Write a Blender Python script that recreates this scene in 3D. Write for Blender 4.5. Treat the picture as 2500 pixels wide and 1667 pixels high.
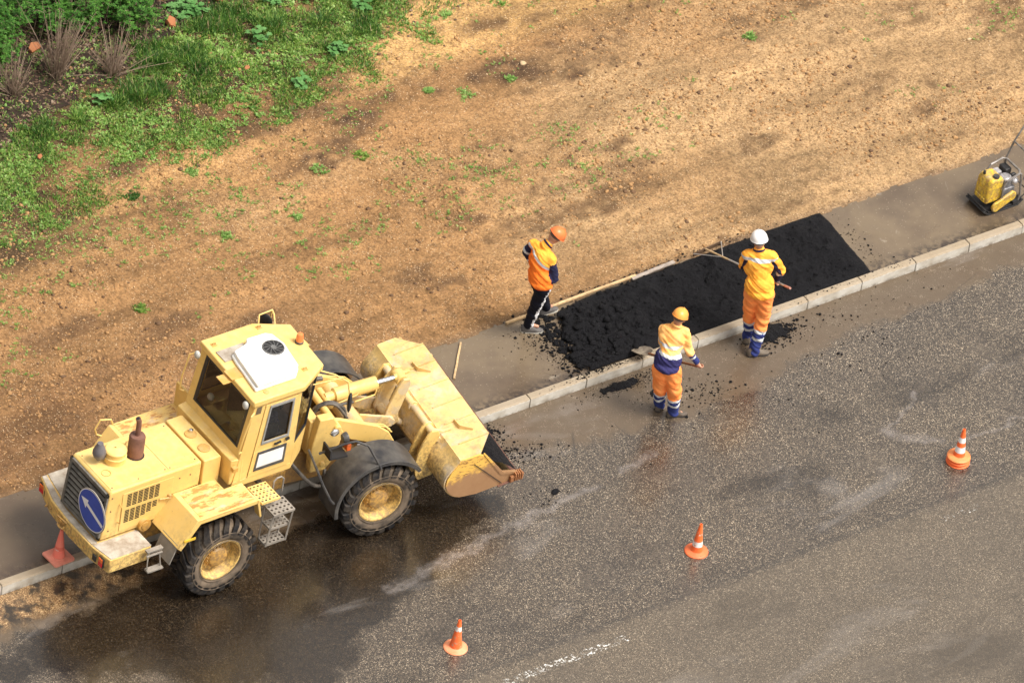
import bpy, math, random
import numpy as np
from mathutils import Vector, Matrix, noise as mnoise
R = math.radians
random.seed(7); rng = np.random.default_rng(7)
for o in list(bpy.data.objects): bpy.data.objects.remove(o)
scn = bpy.context.scene; COL = scn.collection

# ---------------------------------------------------------------- camera
cam_d = bpy.data.cameras.new('camera'); cam = bpy.data.objects.new('camera', cam_d); COL.objects.link(cam)
YAW, PITCH, ROLL = 0.721868877, 0.679514885, 0.169837414
fwd = Vector((math.cos(PITCH)*math.sin(YAW), math.cos(PITCH)*math.cos(YAW), -math.sin(PITCH)))
rt0 = Vector((math.cos(YAW), -math.sin(YAW), 0)); up0 = rt0.cross(fwd)
rt = rt0*math.cos(ROLL) + up0*math.sin(ROLL); up = -rt0*math.sin(ROLL) + up0*math.cos(ROLL)
mw = Matrix((rt, up, -fwd)).transposed().to_4x4(); mw.translation = Vector((-48.5636, -63.3311, 69.3846))
cam.matrix_world = mw
cam_d.sensor_width = 36; cam_d.lens = 22000*36/2500; cam_d.clip_start = 1; cam_d.clip_end = 2000
scn.camera = cam
# ---------------------------------------------------------------- sky and sun (bright, hazy overcast)
SUN_AZ, SUN_EL = 150.0, 60.0     # compass azimuth (from +Y, clockwise) and elevation in degrees
w = bpy.data.worlds.new('World'); scn.world = w; w.use_nodes = True
wn = w.node_tree; wn.nodes.clear()
sky = wn.nodes.new('ShaderNodeTexSky'); sky.sky_type = 'NISHITA'; sky.sun_disc = False
sky.sun_elevation = R(SUN_EL); sky.sun_rotation = R(SUN_AZ); sky.air_density = 1.0; sky.dust_density = 6.0; sky.ozone_density = 0.3
hs = wn.nodes.new('ShaderNodeHueSaturation'); hs.inputs['Saturation'].default_value = 0.05; hs.inputs['Value'].default_value = 1.0
bg = wn.nodes.new('ShaderNodeBackground'); bg.inputs['Strength'].default_value = 0.15
wo = wn.nodes.new('ShaderNodeOutputWorld')
wn.links.new(sky.outputs[0], hs.inputs['Color']); tint = wn.nodes.new('ShaderNodeMix'); tint.data_type = 'RGBA'; tint.blend_type = 'MULTIPLY'; tint.inputs[0].default_value = 1; tint.inputs[7].default_value = (1.0,.95,.895,1)
wn.links.new(hs.outputs[0], tint.inputs[6]); wn.links.new(tint.outputs[2], bg.inputs[0]); wn.links.new(bg.outputs[0], wo.inputs[0])
sd = bpy.data.lights.new('sun', 'SUN'); sun = bpy.data.objects.new('sun', sd); COL.objects.link(sun)
sd.energy = 2.3; sd.angle = R(18); sd.color = (1.0, 0.93, 0.82)
sdir = Vector((math.sin(R(SUN_AZ))*math.cos(R(SUN_EL)), math.cos(R(SUN_AZ))*math.cos(R(SUN_EL)), math.sin(R(SUN_EL))))
sun.rotation_euler = sdir.to_track_quat('Z', 'Y').to_euler(); sun.location = (0, 0, 60)
scn.view_settings.view_transform = 'Standard'; scn.view_settings.look = 'None'
scn.view_settings.gamma = 1; scn.view_settings.use_curve_mapping = False
scn.view_settings.exposure = 0.45
scn.render.engine = 'CYCLES'

# ---------------------------------------------------------------- node helpers
class NT:
    def __init__(s, name, base=(.5,.5,.5), rough=.6, metal=0, spec=.5, coat=0, coat_rough=.1):
        s.m = bpy.data.materials.new(name); s.m.use_nodes = True; s.t = s.m.node_tree
        s.b = s.t.nodes['Principled BSDF']
        s.set('Base Color', base); s.set('Roughness', rough); s.set('Metallic', metal); s.set('Specular IOR Level', spec)
        if coat: s.set('Coat Weight', coat); s.set('Coat Roughness', coat_rough)
        s.g = s.t.nodes.new('ShaderNodeNewGeometry'); s.tc = s.t.nodes.new('ShaderNodeTexCoord')
        s.pos = s.g.outputs['Position']; s.obj = s.tc.outputs['Object']
        s.m.diffuse_color = (*base, 1) if isinstance(base, tuple) else (.5,.5,.5,1)
    def put(s, inp, v):
        if isinstance(v, bpy.types.NodeSocket): s.t.links.new(v, inp)
        elif isinstance(v, (tuple, list)) and len(v) == 3 and inp.type == 'RGBA': inp.default_value = (*v, 1)
        else: inp.default_value = v
    def set(s, k, v): s.put(s.b.inputs[k], v)
    def noise(s, scale, detail=3, rough=.5, vec=None, dist=0, out='Fac'):
        n = s.t.nodes.new('ShaderNodeTexNoise'); n.inputs['Scale'].default_value = scale; n.inputs['Detail'].default_value = detail
        n.inputs['Roughness'].default_value = rough; n.inputs['Distortion'].default_value = dist
        s.t.links.new(vec or s.pos, n.inputs['Vector']); return n.outputs[out]
    def voro(s, scale, vec=None, feature='F1', out='Distance', rnd=1):
        n = s.t.nodes.new('ShaderNodeTexVoronoi'); n.feature = feature; n.inputs['Scale'].default_value = scale
        n.inputs['Randomness'].default_value = rnd
        s.t.links.new(vec or s.pos, n.inputs['Vector']); return n.outputs[out]
    def ramp(s, f, stops, interp='LINEAR'):
        n = s.t.nodes.new('ShaderNodeValToRGB'); n.color_ramp.interpolation = interp; e = n.color_ramp.elements
        while len(e) < len(stops): e.new(.5)
        for k, (p, c) in enumerate(stops):
            e[k].position = p; e[k].color = (c, c, c, 1) if isinstance(c, (int, float)) else (*c, 1)
        s.t.links.new(f, n.inputs[0]); return n.outputs[0]
    def mix(s, f, a, b, mode='MIX'):
        n = s.t.nodes.new('ShaderNodeMix'); n.data_type = 'RGBA'; n.blend_type = mode
        s.put(n.inputs[0], f); s.put(n.inputs[6], a); s.put(n.inputs[7], b); return n.outputs[2]
    def math(s, op, a, b=0, c=None, clamp=False):
        n = s.t.nodes.new('ShaderNodeMath'); n.operation = op; n.use_clamp = clamp
        s.put(n.inputs[0], a); s.put(n.inputs[1], b)
        if c is not None: s.put(n.inputs[2], c)
        return n.outputs[0]
    def sep(s, v):
        n = s.t.nodes.new('ShaderNodeSeparateXYZ'); s.t.links.new(v, n.inputs[0]); return n.outputs
    def mapv(s, vec, loc=(0,0,0), rot=(0,0,0), scale=(1,1,1)):
        n = s.t.nodes.new('ShaderNodeMapping'); n.inputs[1].default_value = loc; n.inputs[2].default_value = rot; n.inputs[3].default_value = scale
        s.t.links.new(vec, n.inputs[0]); return n.outputs[0]
    def bump(s, h, strength=.5, dist=.01, normal=None):
        n = s.t.nodes.new('ShaderNodeBump'); n.inputs['Strength'].default_value = strength; n.inputs['Distance'].default_value = dist
        s.t.links.new(h, n.inputs['Height'])
        if normal: s.t.links.new(normal, n.inputs['Normal'])
        s.t.links.new(n.outputs[0], s.b.inputs['Normal']); return n.outputs[0]

# ---------------------------------------------------------------- mesh builder
def link_mesh(name, verts, faces, mats, parent=None, origin=(0,0,0), mi=None, sharp=35, smooth=True, bev=0, bseg=2):
    me = bpy.data.meshes.new(name)
    ox, oy, oz = origin
    if isinstance(verts, np.ndarray): verts = verts - np.array(origin); me.from_pydata(verts.tolist(), [], faces)
    else: me.from_pydata([(v[0]-ox, v[1]-oy, v[2]-oz) for v in verts], [], faces)
    if not isinstance(mats, (list, tuple)): mats = [mats]
    for m in mats: me.materials.append(m)
    if mi is not None and len(mats) > 1: me.polygons.foreach_set('material_index', mi)
    me.update()
    if smooth:
        me.polygons.foreach_set('use_smooth', [True]*len(me.polygons))
        if sharp: me.set_sharp_from_angle(angle=R(sharp))
    o = bpy.data.objects.new(name, me); COL.objects.link(o)
    if parent is not None: o.parent = parent
    else: o.location = origin
    if bev:
        b = o.modifiers.new('bevel', 'BEVEL'); b.width = bev; b.segments = bseg; b.limit_method = 'ANGLE'; b.angle_limit = R(40)
    return o
class B:
    def __init__(s, T=None): s.v = []; s.f = []; s.mi = []; s.T = T; s.m = 0
    def add(s, vs, fs, m=None):
        n = len(s.v)
        for p in vs:
            p = Vector(p)
            s.v.append(tuple(s.T @ p) if s.T else tuple(p))
        for f in fs: s.f.append(tuple(i+n for i in f)); s.mi.append(s.m if m is None else m)
        return s
    def boxb(s, x0, x1, y0, y1, z0, z1, m=None):
        v = [(x,y,z) for z in (z0,z1) for y in (y0,y1) for x in (x0,x1)]
        return s.add(v, [(0,2,3,1),(4,5,7,6),(0,1,5,4),(2,6,7,3),(0,4,6,2),(1,3,7,5)], m)
    def box(s, c, size, rot=None, m=None):
        hx, hy, hz = [k/2 for k in size]; Mx = rot.to_matrix() if rot else Matrix.Identity(3); c = Vector(c)
        v = [c + Mx @ Vector((x,y,z)) for z in (-hz,hz) for y in (-hy,hy) for x in (-hx,hx)]
        return s.add(v, [(0,2,3,1),(4,5,7,6),(0,1,5,4),(2,6,7,3),(0,4,6,2),(1,3,7,5)], m)
    def bar(s, p0, p1, wd, ht, upv=(0,0,1), m=None):      # rectangular bar from p0 to p1
        p0 = Vector(p0); p1 = Vector(p1); d = (p1-p0).normalized(); u = Vector(upv); side = d.cross(u)
        if side.length < 1e-4: side = d.cross(Vector((1,0,0)))
        side.normalize(); u = side.cross(d)
        v = [p + side*(sx*wd/2) + u*(sz*ht/2) for p in (p0,p1) for sz in (-1,1) for sx in (-1,1)]
        return s.add(v, [(0,1,3,2),(4,6,7,5),(0,4,5,1),(1,5,7,3),(3,7,6,2),(2,6,4,0)], m)
    def prism(s, pts, lo, hi, axis='y', m=None):         # polygon in the two other axes, extruded along axis
        def P(a, b, c):
            return {'y': (a, c, b), 'x': (c, a, b), 'z': (a, b, c)}[axis]
        n = len(pts)
        v = [P(a, b, lo) for a, b in pts] + [P(a, b, hi) for a, b in pts]
        return s.add(v, [tuple(range(n-1,-1,-1)), tuple(range(n, 2*n))] + [(i, (i+1)%n, (i+1)%n+n, i+n) for i in range(n)], m)
    def strip(s, pts, th, lo, hi, m=None):               # polyline sheet in xz with thickness, extruded in y
        P = [Vector((a, b)) for a, b in pts]; off = []
        for i, p in enumerate(P):
            d = (P[min(i+1, len(P)-1)] - P[max(i-1, 0)]).normalized(); off.append(p + Vector((-d.y, d.x))*th)
        return s.prism([tuple(p) for p in P] + [tuple(p) for p in reversed(off)], lo, hi, 'y', m)
    def tube(s, pts, r, n=8, m=None, closed=False):
        P = [Vector(p) for p in pts]; k = len(P); rs = r if isinstance(r, (list, tuple)) else [r]*k
        vs = []; fs = []; prev = None
        for i, p in enumerate(P):
            if closed: d = (P[(i+1) % k] - P[i-1]).normalized()
            else: d = (P[min(i+1,k-1)] - P[max(i-1,0)]).normalized()
            if prev is None: a = d.orthogonal().normalized()
            else: a = (prev - d*prev.dot(d)).normalized()
            prev = a; b = d.cross(a)
            for j in range(n):
                t = 2*math.pi*j/n; vs.append(p + (a*math.cos(t) + b*math.sin(t))*rs[i])
        for i in range(k if closed else k-1):
            for j in range(n):
                i2 = (i+1) % k; fs.append((i*n+j, i*n+(j+1)%n, i2*n+(j+1)%n, i2*n+j))
        if not closed: fs += [tuple(range(n-1,-1,-1)), tuple(range((k-1)*n, k*n))]
        return s.add(vs, fs, m)
    def cyl(s, p0, p1, r0, r1=None, n=20, m=None): return s.tube([p0, p1], [r0, r0 if r1 is None else r1], n, m)
    def lathe(s, prof, origin, axis=(0,0,1), n=32, m=None, caps=False):
        ax = Vector(axis).normalized(); a = ax.orthogonal().normalized(); b = ax.cross(a); O = Vector(origin)
        vs = []; fs = []
        for r, h in prof:
            for j in range(n):
                t = 2*math.pi*j/n; vs.append(O + ax*h + (a*math.cos(t) + b*math.sin(t))*r)
        for i in range(len(prof)-1):
            for j in range(n): fs.append((i*n+j, i*n+(j+1)%n, (i+1)*n+(j+1)%n, (i+1)*n+j))
        if caps: fs += [tuple(range(n-1,-1,-1)), tuple(range((len(prof)-1)*n, len(prof)*n))]
        return s.add(vs, fs, m)
    def ell(s, c, rad, nu=16, nv=10, rot=None, m=None):
        c = Vector(c); Mx = rot.to_matrix() if rot else Matrix.Identity(3); vs = []; fs = []
        for i in range(1, nv):
            ph = math.pi*i/nv
            for j in range(nu):
                t = 2*math.pi*j/nu
                vs.append(c + Mx @ Vector((rad[0]*math.sin(ph)*math.cos(t), rad[1]*math.sin(ph)*math.sin(t), rad[2]*math.cos(ph))))
        top = len(vs); vs.append(c + Mx @ Vector((0,0,rad[2]))); bot = len(vs); vs.append(c - Mx @ Vector((0,0,rad[2])))
        for i in range(nv-2):
            for j in range(nu): fs.append((i*nu+j, (i+1)*nu+j, (i+1)*nu+(j+1)%nu, i*nu+(j+1)%nu))
        for j in range(nu): fs.append((top, j, (j+1)%nu)); fs.append((bot, (nv-2)*nu+(j+1)%nu, (nv-2)*nu+j))
        return s.add(vs, fs, m)
    def build(s, name, mats, parent=None, bev=0, sharp=35, origin=None, bseg=2, smooth=True):
        if origin is None: origin = tuple(root_loc(parent)) if parent else (0,0,0)
        return link_mesh(name, s.v, s.f, mats, parent, origin, s.mi, sharp, smooth, bev, bseg)
def root_loc(o):
    p = Vector((0,0,0))
    while o is not None: p += o.location; o = o.parent
    return p
def tag(o, label=None, cat=None, group=None, kind=None):
    for k, v in (('label', label), ('category', cat), ('group', group), ('kind', kind)):
        if v: o[k] = v
    return o
def thing(name, loc, label, cat, group=None):
    o = bpy.data.objects.new(name, None); o.empty_display_size = .2; o.location = loc; COL.objects.link(o); return tag(o, label, cat, group)
def part(name, b, mat, parent, **k): return b.build(name, mat, parent, **k)
def build_loose(b, name, mats, parent, **k):      # one object per connected piece
    par = list(range(len(b.v)))
    def fd(i):
        while par[i] != i: par[i] = par[par[i]]; i = par[i]
        return i
    for f in b.f:
        for j in f[1:]:
            r0, r1 = fd(f[0]), fd(j)
            if r0 != r1: par[r1] = r0
    grp = {}
    for fi, f in enumerate(b.f): grp.setdefault(fd(f[0]), []).append(fi)
    out = []
    for g in grp.values():
        c = B(); mp = {}
        for fi in g:
            for i in b.f[fi]:
                if i not in mp: mp[i] = len(c.v); c.v.append(b.v[i])
            c.f.append(tuple(mp[i] for i in b.f[fi])); c.mi.append(b.mi[fi])
        out.append(c.build(name, mats, parent, **k))
    return out
def copy_tree(o, parent=None):
    c = o.copy(); COL.objects.link(c)
    if parent is not None: c.parent = parent
    for ch in list(o.children): copy_tree(ch, c)
    return c
# ---------------------------------------------------------------- vectorised value noise
def vnoise(x, y, seed=0):
    xi = np.floor(x).astype(np.int64); yi = np.floor(y).astype(np.int64); fx = x-xi; fy = y-yi
    fx = fx*fx*fx*(fx*(fx*6-15)+10); fy = fy*fy*fy*(fy*(fy*6-15)+10)
    def h(a, b):
        n = (a*374761393 + b*668265263 + seed*974711) & 0xffffffff
        n = ((n ^ (n >> 13))*1274126177) & 0xffffffff
        return ((n ^ (n >> 16)) & 0xffff)/65535.0
    return (h(xi,yi)*(1-fx)+h(xi+1,yi)*fx)*(1-fy) + (h(xi,yi+1)*(1-fx)+h(xi+1,yi+1)*fx)*fy
def fbm(x, y, oct=4, seed=0, gain=.5):
    a = 1; t = 0; s = 0
    for k in range(oct): s = s + a*vnoise(x*2**k, y*2**k, seed+k*17); t += a; a *= gain
    return s/t
def in_poly(px, py, poly):
    ins = np.zeros(px.shape, bool); n = len(poly)
    for i in range(n):
        x1, y1 = poly[i]; x2, y2 = poly[(i+1) % n]
        c = ((y1 > py) != (y2 > py)) & (px < (x2-x1)*(py-y1)/(y2-y1+1e-12)+x1); ins ^= c
    return ins
# ================================================================ setting materials
def m_road():
    n = NT('wet_asphalt', rough=.35, spec=.6); x, y, z = n.sep(n.pos)
    chipc = n.voro(122, out='Color'); cx = n.sep(chipc)
    chips = n.ramp(cx[0], [(0,(.018,.014,.011)),(.48,(.036,.028,.021)),(.68,(.076,.060,.045)),(.85,(.150,.120,.088)),(.95,(.29,.24,.18)),(1,(.58,.51,.41))])
    big = n.ramp(n.noise(.9, 4, .6), [(.3,(.75,.72,.70)),(.7,(1.15,1.1,1.02))])
    chips = n.mix(1, chips, big, 'MULTIPLY')
    wet_loader_refl = n.math('ADD', n.math('ADD', n.math('MULTIPLY', n.math('ABSOLUTE', n.math('SUBTRACT', x, 2.6)), -.30), n.math('MULTIPLY', n.math('ABSOLUTE', n.math('ADD', y, 1.2)), -.62)), n.math('MULTIPLY', n.noise(.9,5,.6), 1.3))  # dark reflection of the loader, painted into the road colour around it
    wet_loader_refl = n.ramp(n.math('ADD', wet_loader_refl, 1.0), [(.46,0),(.60,1)])
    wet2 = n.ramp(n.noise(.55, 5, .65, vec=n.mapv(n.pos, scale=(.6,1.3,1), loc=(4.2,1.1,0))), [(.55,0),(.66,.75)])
    wet_loader_refl = n.math('MAXIMUM', wet_loader_refl, wet2)  # painted loader reflection merged with the random damp areas
    chips = n.mix(wet_loader_refl, chips, n.mix(1, chips, (.22,.19,.155), 'MULTIPLY'))
    # binder filling the gaps between the chips further along the kerb side
    fine = n.noise(160, 3, .7)
    mudc = n.mix(fine, (.070,.050,.032), (.145,.108,.072))
    mudc = n.mix(n.ramp(n.noise(2.2, 5, .6), [(.35,0),(.7,1)]), mudc, (.10,.07,.044))
    mudc = n.mix(n.math('MULTIPLY', n.ramp(cx[0], [(.90,0),(.96,1)]), n.ramp(n.noise(7,2),[(.45,0),(.62,1)])), mudc, (.30,.24,.18))
    # signed distance of the smooth mud film beside the kerb
    wid = n.ramp(n.math('MULTIPLY', x, 1/18), [(0,.40),(.1,.28),(.36,.28),(.46,.48),(.56,.56),(.66,.36),(.8,.30),(1,.30)])
    edge = n.math('ADD', n.math('ADD', y, n.math('MULTIPLY', wid, 2.0)), n.math('MULTIPLY', n.math('SUBTRACT', n.noise(1.6, 6, .65), .5), 1.1))
    film = n.ramp(edge, [(.0,0),(.16,1)])
    col = n.mix(film, chips, mudc)
    # wet and dried patches
    lane = n.mapv(n.pos, rot=(0,0,0), scale=(.35, 1.1, 1))
    pale = n.ramp(n.noise(1.1, 5, .62, vec=lane, dist=.6), [(.60,0),(.74,1)])
    col = n.mix(n.math('MULTIPLY', pale, .35), col, (.30,.28,.27))
    # thin dried mud streaks left by run-off
    wx = n.math('ADD', x, n.math('MULTIPLY', n.math('SUBTRACT', n.noise(2.3,5,.6), .5), .5)); wy = n.math('ADD', y, n.math('MULTIPLY', n.math('SUBTRACT', n.noise(2.9,5,.6), .5), .5)); sm_ = None
    for (ax,ay,bx,by,wd) in ((12.2,-2.93,13.5,-2.86,.05),(11.35,-2.34,12.15,-1.92,.045),(11.35,-2.34,11.85,-2.74,.12),(4.2,-2.0,7.5,-1.52,.10),(8.0,-1.5,8.5,-1.4,.08),(13.0,-5.2,13.2,-5.3,.12)):
        dx, dy = bx-ax, by-ay; l2 = dx*dx+dy*dy
        t = n.math('DIVIDE', n.math('ADD', n.math('MULTIPLY', n.math('SUBTRACT', wx, ax), dx), n.math('MULTIPLY', n.math('SUBTRACT', wy, ay), dy)), l2, clamp=True)
        ex = n.math('SUBTRACT', wx, n.math('MULTIPLY_ADD', t, dx, ax)); ey = n.math('SUBTRACT', wy, n.math('MULTIPLY_ADD', t, dy, ay))
        d_ = n.math('SQRT', n.math('ADD', n.math('MULTIPLY', ex, ex), n.math('MULTIPLY', ey, ey))); k_ = n.math('SUBTRACT', 1, n.math('DIVIDE', d_, wd), clamp=True)
        sm_ = k_ if sm_ is None else n.math('MAXIMUM', sm_, k_)
    col = n.mix(n.math('MULTIPLY', n.math('MULTIPLY', sm_, n.ramp(n.noise(9,5,.7), [(.35,.15),(.62,1)])), .42), col, (.32,.29,.28))
    # faint lengthwise joint of two asphalt strips
    jl = n.math('ABSOLUTE', n.math('ADD', n.math('ADD', y, 3.68), n.math('MULTIPLY', n.math('SUBTRACT', n.noise(3,4), .5), .10)))
    joint = n.ramp(jl, [(.015,1),(.05,0)])
    col = n.mix(n.math('MULTIPLY', joint, .40), col, (.03,.025,.02))
    far = n.ramp(n.math('MULTIPLY', n.math('ADD', y, 3.68), -1), [(0,0),(.12,1)])
    col = n.mix(n.math('MULTIPLY', far, .30), col, (.15,.118,.080))
    # worn cracks
    cr = n.ramp(n.voro(.55, vec=n.mapv(n.pos, scale=(1,1,1), loc=(.3,.1,0)), feature='DISTANCE_TO_EDGE'), [(0,1),(.005,0)])
    cr = n.math('MULTIPLY', cr, n.ramp(n.noise(.8,3), [(.52,0),(.6,1)]))
    col = n.mix(n.math('MULTIPLY', cr, .6), col, (.02,.017,.015))
    # soil washed along the kerb at the near end
    sx = n.ramp(n.math('MULTIPLY', x, 1/18), [(.02,1),(.13,.7),(.17,0)]); sy = n.ramp(n.math('ADD', y, .62), [(0,0),(.18,1)])
    sm = n.math('MULTIPLY', n.math('MULTIPLY', sx, sy), n.ramp(n.noise(5,5,.6), [(.42,0),(.56,1)]))
    soilc = n.mix(n.ramp(cx[1], [(.55,0),(.9,1)]), (.16,.085,.035), (.55,.38,.20))
    wetd = n.math('MULTIPLY', n.math('MULTIPLY', sx, sy), .85)
    col = n.mix(wetd, col, (.018,.013,.009)); col = n.mix(sm, col, soilc)
    n.set('Base Color', col)
    rgh = n.mix(film, n.ramp(cx[2], [(0,.22),(1,.50)]), n.ramp(n.noise(3,3), [(.3,.30),(.7,.46)]))
    rgh = n.mix(wet_loader_refl, rgh, n.mix(.5, rgh, (.12,.12,.12))); n.set('Roughness', rgh); n.set('Coat Weight', n.math('SUBTRACT', 1, n.math('MULTIPLY', film, .55))); n.set('Coat IOR', 1.60); n.set('Coat Roughness', n.ramp(n.noise(1.3,4),[(.35,.13),(.65,.30)]))
    n.bump(n.math('ADD', cx[0], n.math('MULTIPLY', fine, .4)), .35, .004)
    return n.m
def m_walk():
    n = NT('wet_sidewalk', rough=.3, spec=.55)
    a = n.noise(1.3, 6, .62); col = n.ramp(a, [(.28,(.088,.062,.042)),(.45,(.132,.097,.064)),(.6,(.18,.135,.085)),(.75,(.155,.118,.080))])
    col = n.mix(n.math('MULTIPLY', n.noise(120,3,.7), .5), col, (.10,.075,.055))
    pale = n.ramp(n.noise(2.6, 5, .6, dist=1.2), [(.66,0),(.75,1)])
    col = n.mix(n.math('MULTIPLY', pale, .45), col, (.42,.37,.30))
    cx = n.sep(n.voro(95, out='Color')); col = n.mix(n.ramp(cx[0], [(.985,0),(.993,1)]), col, (.26,.21,.15))
    x, y, z = n.sep(n.pos)
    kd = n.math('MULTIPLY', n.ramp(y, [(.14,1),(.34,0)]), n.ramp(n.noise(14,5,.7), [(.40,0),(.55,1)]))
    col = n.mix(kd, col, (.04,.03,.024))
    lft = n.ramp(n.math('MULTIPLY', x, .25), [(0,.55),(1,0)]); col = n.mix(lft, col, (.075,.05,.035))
    n.set('Base Color', col); n.set('Roughness', n.ramp(n.noise(1.7,4), [(.35,.20),(.65,.52)]))
    n.set('Coat Weight', .3); n.set('Coat Roughness', .2)
    n.bump(n.noise(90, 4, .7), .25, .004); return n.m
def m_soil():
    n = NT('sandy_soil', rough=.9, spec=.25)
    st = n.mapv(n.pos, rot=(0,0,R(6)), scale=(.30,1,1))
    at = n.t.nodes.new('ShaderNodeAttribute'); at.attribute_name = 'tone'; tone = at.outputs['Color']
    col = n.mix(1, tone, n.ramp(n.noise(1.5, 6, .65, vec=st, dist=.3), [(.30,.66),(.5,1),(.68,1.18)]), 'MULTIPLY')
    tr = n.ramp(n.noise(2.6, 5, .6, vec=n.mapv(n.pos, rot=(0,0,R(-5)), scale=(.22,1.3,1))), [(.34,.78),(.5,1),(.64,1.14)]); col = n.mix(1, col, tr, 'MULTIPLY')
    b = n.ramp(n.noise(9, 6, .72), [(.30,.52),(.5,1),(.7,1.22)]); col = n.mix(1, col, b, 'MULTIPLY')
    fl = n.ramp(n.noise(30, 5, .75), [(.34,.74),(.5,1),(.66,1.12)]); col = n.mix(1, col, fl, 'MULTIPLY')
    cl = n.voro(34, out='Distance'); col = n.mix(n.ramp(cl, [(.0,0),(.5,0),(.75,.5)]), col, (.14,.075,.035))
    cx = n.sep(n.voro(95, out='Color'))
    pm = n.math('MULTIPLY', n.ramp(cx[0], [(.95,0),(.97,1)]), n.ramp(n.noise(2.4,4,.6), [(.36,0),(.5,1)]))
    col = n.mix(pm, col, n.mix(cx[1], (.44,.29,.15), (.66,.51,.34)))
    n.set('Base Color', col)
    n.bump(n.math('ADD', n.math('MULTIPLY', n.noise(45, 6, .75), 1), n.math('MULTIPLY', n.noise(12,4,.6), 1.6)), .9, .03)
    return n.m
def m_kerb():
    n = NT('kerb_concrete', rough=.75, spec=.3); x, y, z = n.sep(n.pos)
    c = n.mix(n.noise(60,5,.7), (.47,.45,.41), (.62,.60,.55))
    c = n.mix(n.ramp(n.noise(4,5,.6), [(.4,0),(.7,1)]), c, (.36,.32,.26))
    # dirty film lying on the top and just over the arris
    f = n.ramp(n.math('ADD', z, n.math('MULTIPLY', n.math('SUBTRACT', n.noise(18,5,.7), .5), .035)), [(.118,0),(.128,1)])
    c = n.mix(n.math('MULTIPLY', f, .85), c, n.mix(n.noise(30,4,.7), (.24,.185,.125), (.33,.26,.175)))
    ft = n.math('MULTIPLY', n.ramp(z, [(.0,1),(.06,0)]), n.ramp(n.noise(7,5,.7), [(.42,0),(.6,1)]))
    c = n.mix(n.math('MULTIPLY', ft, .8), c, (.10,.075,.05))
    n.set('Base Color', c); n.bump(n.noise(150,4,.7), .3, .003); return n.m
def m_hot():
    n = NT('fresh_asphalt', rough=.6, spec=.26)
    c = n.ramp(n.noise(70, 5, .75), [(.35,(.0025,.0025,.004)),(.6,(.006,.006,.009)),(.8,(.014,.014,.021))]); n.set('Base Color', c)
    n.set('Roughness', n.ramp(n.noise(50,3), [(.3,.45),(.7,.8)]))
    n.bump(n.math('ADD', n.noise(110, 4, .8), n.math('MULTIPLY', n.voro(75), .8)), 1, .02); return n.m
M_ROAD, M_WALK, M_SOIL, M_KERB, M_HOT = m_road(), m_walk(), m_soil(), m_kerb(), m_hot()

# ================================================================ ground
def sheet(name, xs, ys, zf, mat, mask=None):
    X, Y = np.meshgrid(xs, ys); Z = zf(X, Y); nx, ny = len(xs), len(ys)
    V = np.stack([X.ravel(), Y.ravel(), Z.ravel()], 1)
    i, j = np.meshgrid(np.arange(nx-1), np.arange(ny-1)); a = (j*nx+i).ravel()
    F = np.stack([a, a+1, a+1+nx, a+nx], 1)
    if mask is not None:
        mk = mask(X, Y).ravel(); F = F[mk[F].all(1)]
        used = np.unique(F); rm = -np.ones(len(V), int); rm[used] = np.arange(len(used)); V = V[used]; F = rm[F]
    me = bpy.data.meshes.new(name); me.vertices.add(len(V)); me.vertices.foreach_set('co', V.ravel().astype(np.float32))
    me.loops.add(len(F)*4); me.polygons.add(len(F)); me.loops.foreach_set('vertex_index', F.ravel().astype(np.int32))
    me.polygons.foreach_set('loop_start', np.arange(len(F), dtype=np.int32)*4); me.polygons.foreach_set('loop_total', np.full(len(F), 4, np.int32))
    me.update(); me.validate(); me.polygons.foreach_set('use_smooth', [True]*len(F)); me.materials.append(mat)
    o = bpy.data.objects.new(name, me); COL.objects.link(o); return o
def axis(a, b, step, far):
    return np.concatenate([-np.geomspace(far, .5, 14) + a, np.arange(a, b, step), np.geomspace(.5, far, 14) + b])
tag(sheet('ground', np.linspace(-900,900,7), np.linspace(-900,900,7), lambda X,Y: X*0-.06, M_SOIL), kind='structure')
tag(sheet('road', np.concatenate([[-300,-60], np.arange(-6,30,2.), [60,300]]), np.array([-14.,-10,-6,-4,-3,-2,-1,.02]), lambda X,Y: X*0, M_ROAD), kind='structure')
SX, SY0 = 0, 1.33
def walk_edge(X): return SY0 + .05*(vnoise(X*3.1, X*0+2, 5)-.5) + .03*(vnoise(X*13., X*0, 6)-.5)
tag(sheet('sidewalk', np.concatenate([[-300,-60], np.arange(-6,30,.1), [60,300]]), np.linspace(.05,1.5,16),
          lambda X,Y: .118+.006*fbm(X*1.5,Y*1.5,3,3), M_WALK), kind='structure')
def soil_z(X, Y):
    e = np.clip((Y-walk_edge(X))/.10, 0, 1)
    near = np.clip(1-np.maximum(0, np.maximum(np.abs(X-10)-14, np.abs(Y-8)-9))/6, 0, 1)
    relief = .10*(fbm(X*.35, Y*.6, 3, 11)-.5) + near*(.055*(fbm(X*2.3, Y*2.9, 3, 21)-.5))
    cl = fbm(X*7, Y*7, 4, 31, .6); relief = relief + near*.050*np.clip(cl-.5, 0, 1)*2*fbm(X*1.1, Y*1.6, 2, 41)
    rut = np.sin((Y - .12*X - 2.2)*4.6)*np.exp(-((Y-.12*X-2.4)/1.1)**2)*.018
    z = .128 + (relief+rut+.012)*np.clip(e, 0, 1)*np.clip((Y-1.3)/.8, .25, 1)
    return np.where(e <= 0, .09, z)
SOILO = tag(sheet('soil', axis(-.5, 20, .035, 880), np.concatenate([np.arange(1.22, 11.0, .035), 11+np.geomspace(.5, 880, 14)]), soil_z, M_SOIL), kind='structure')

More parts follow.
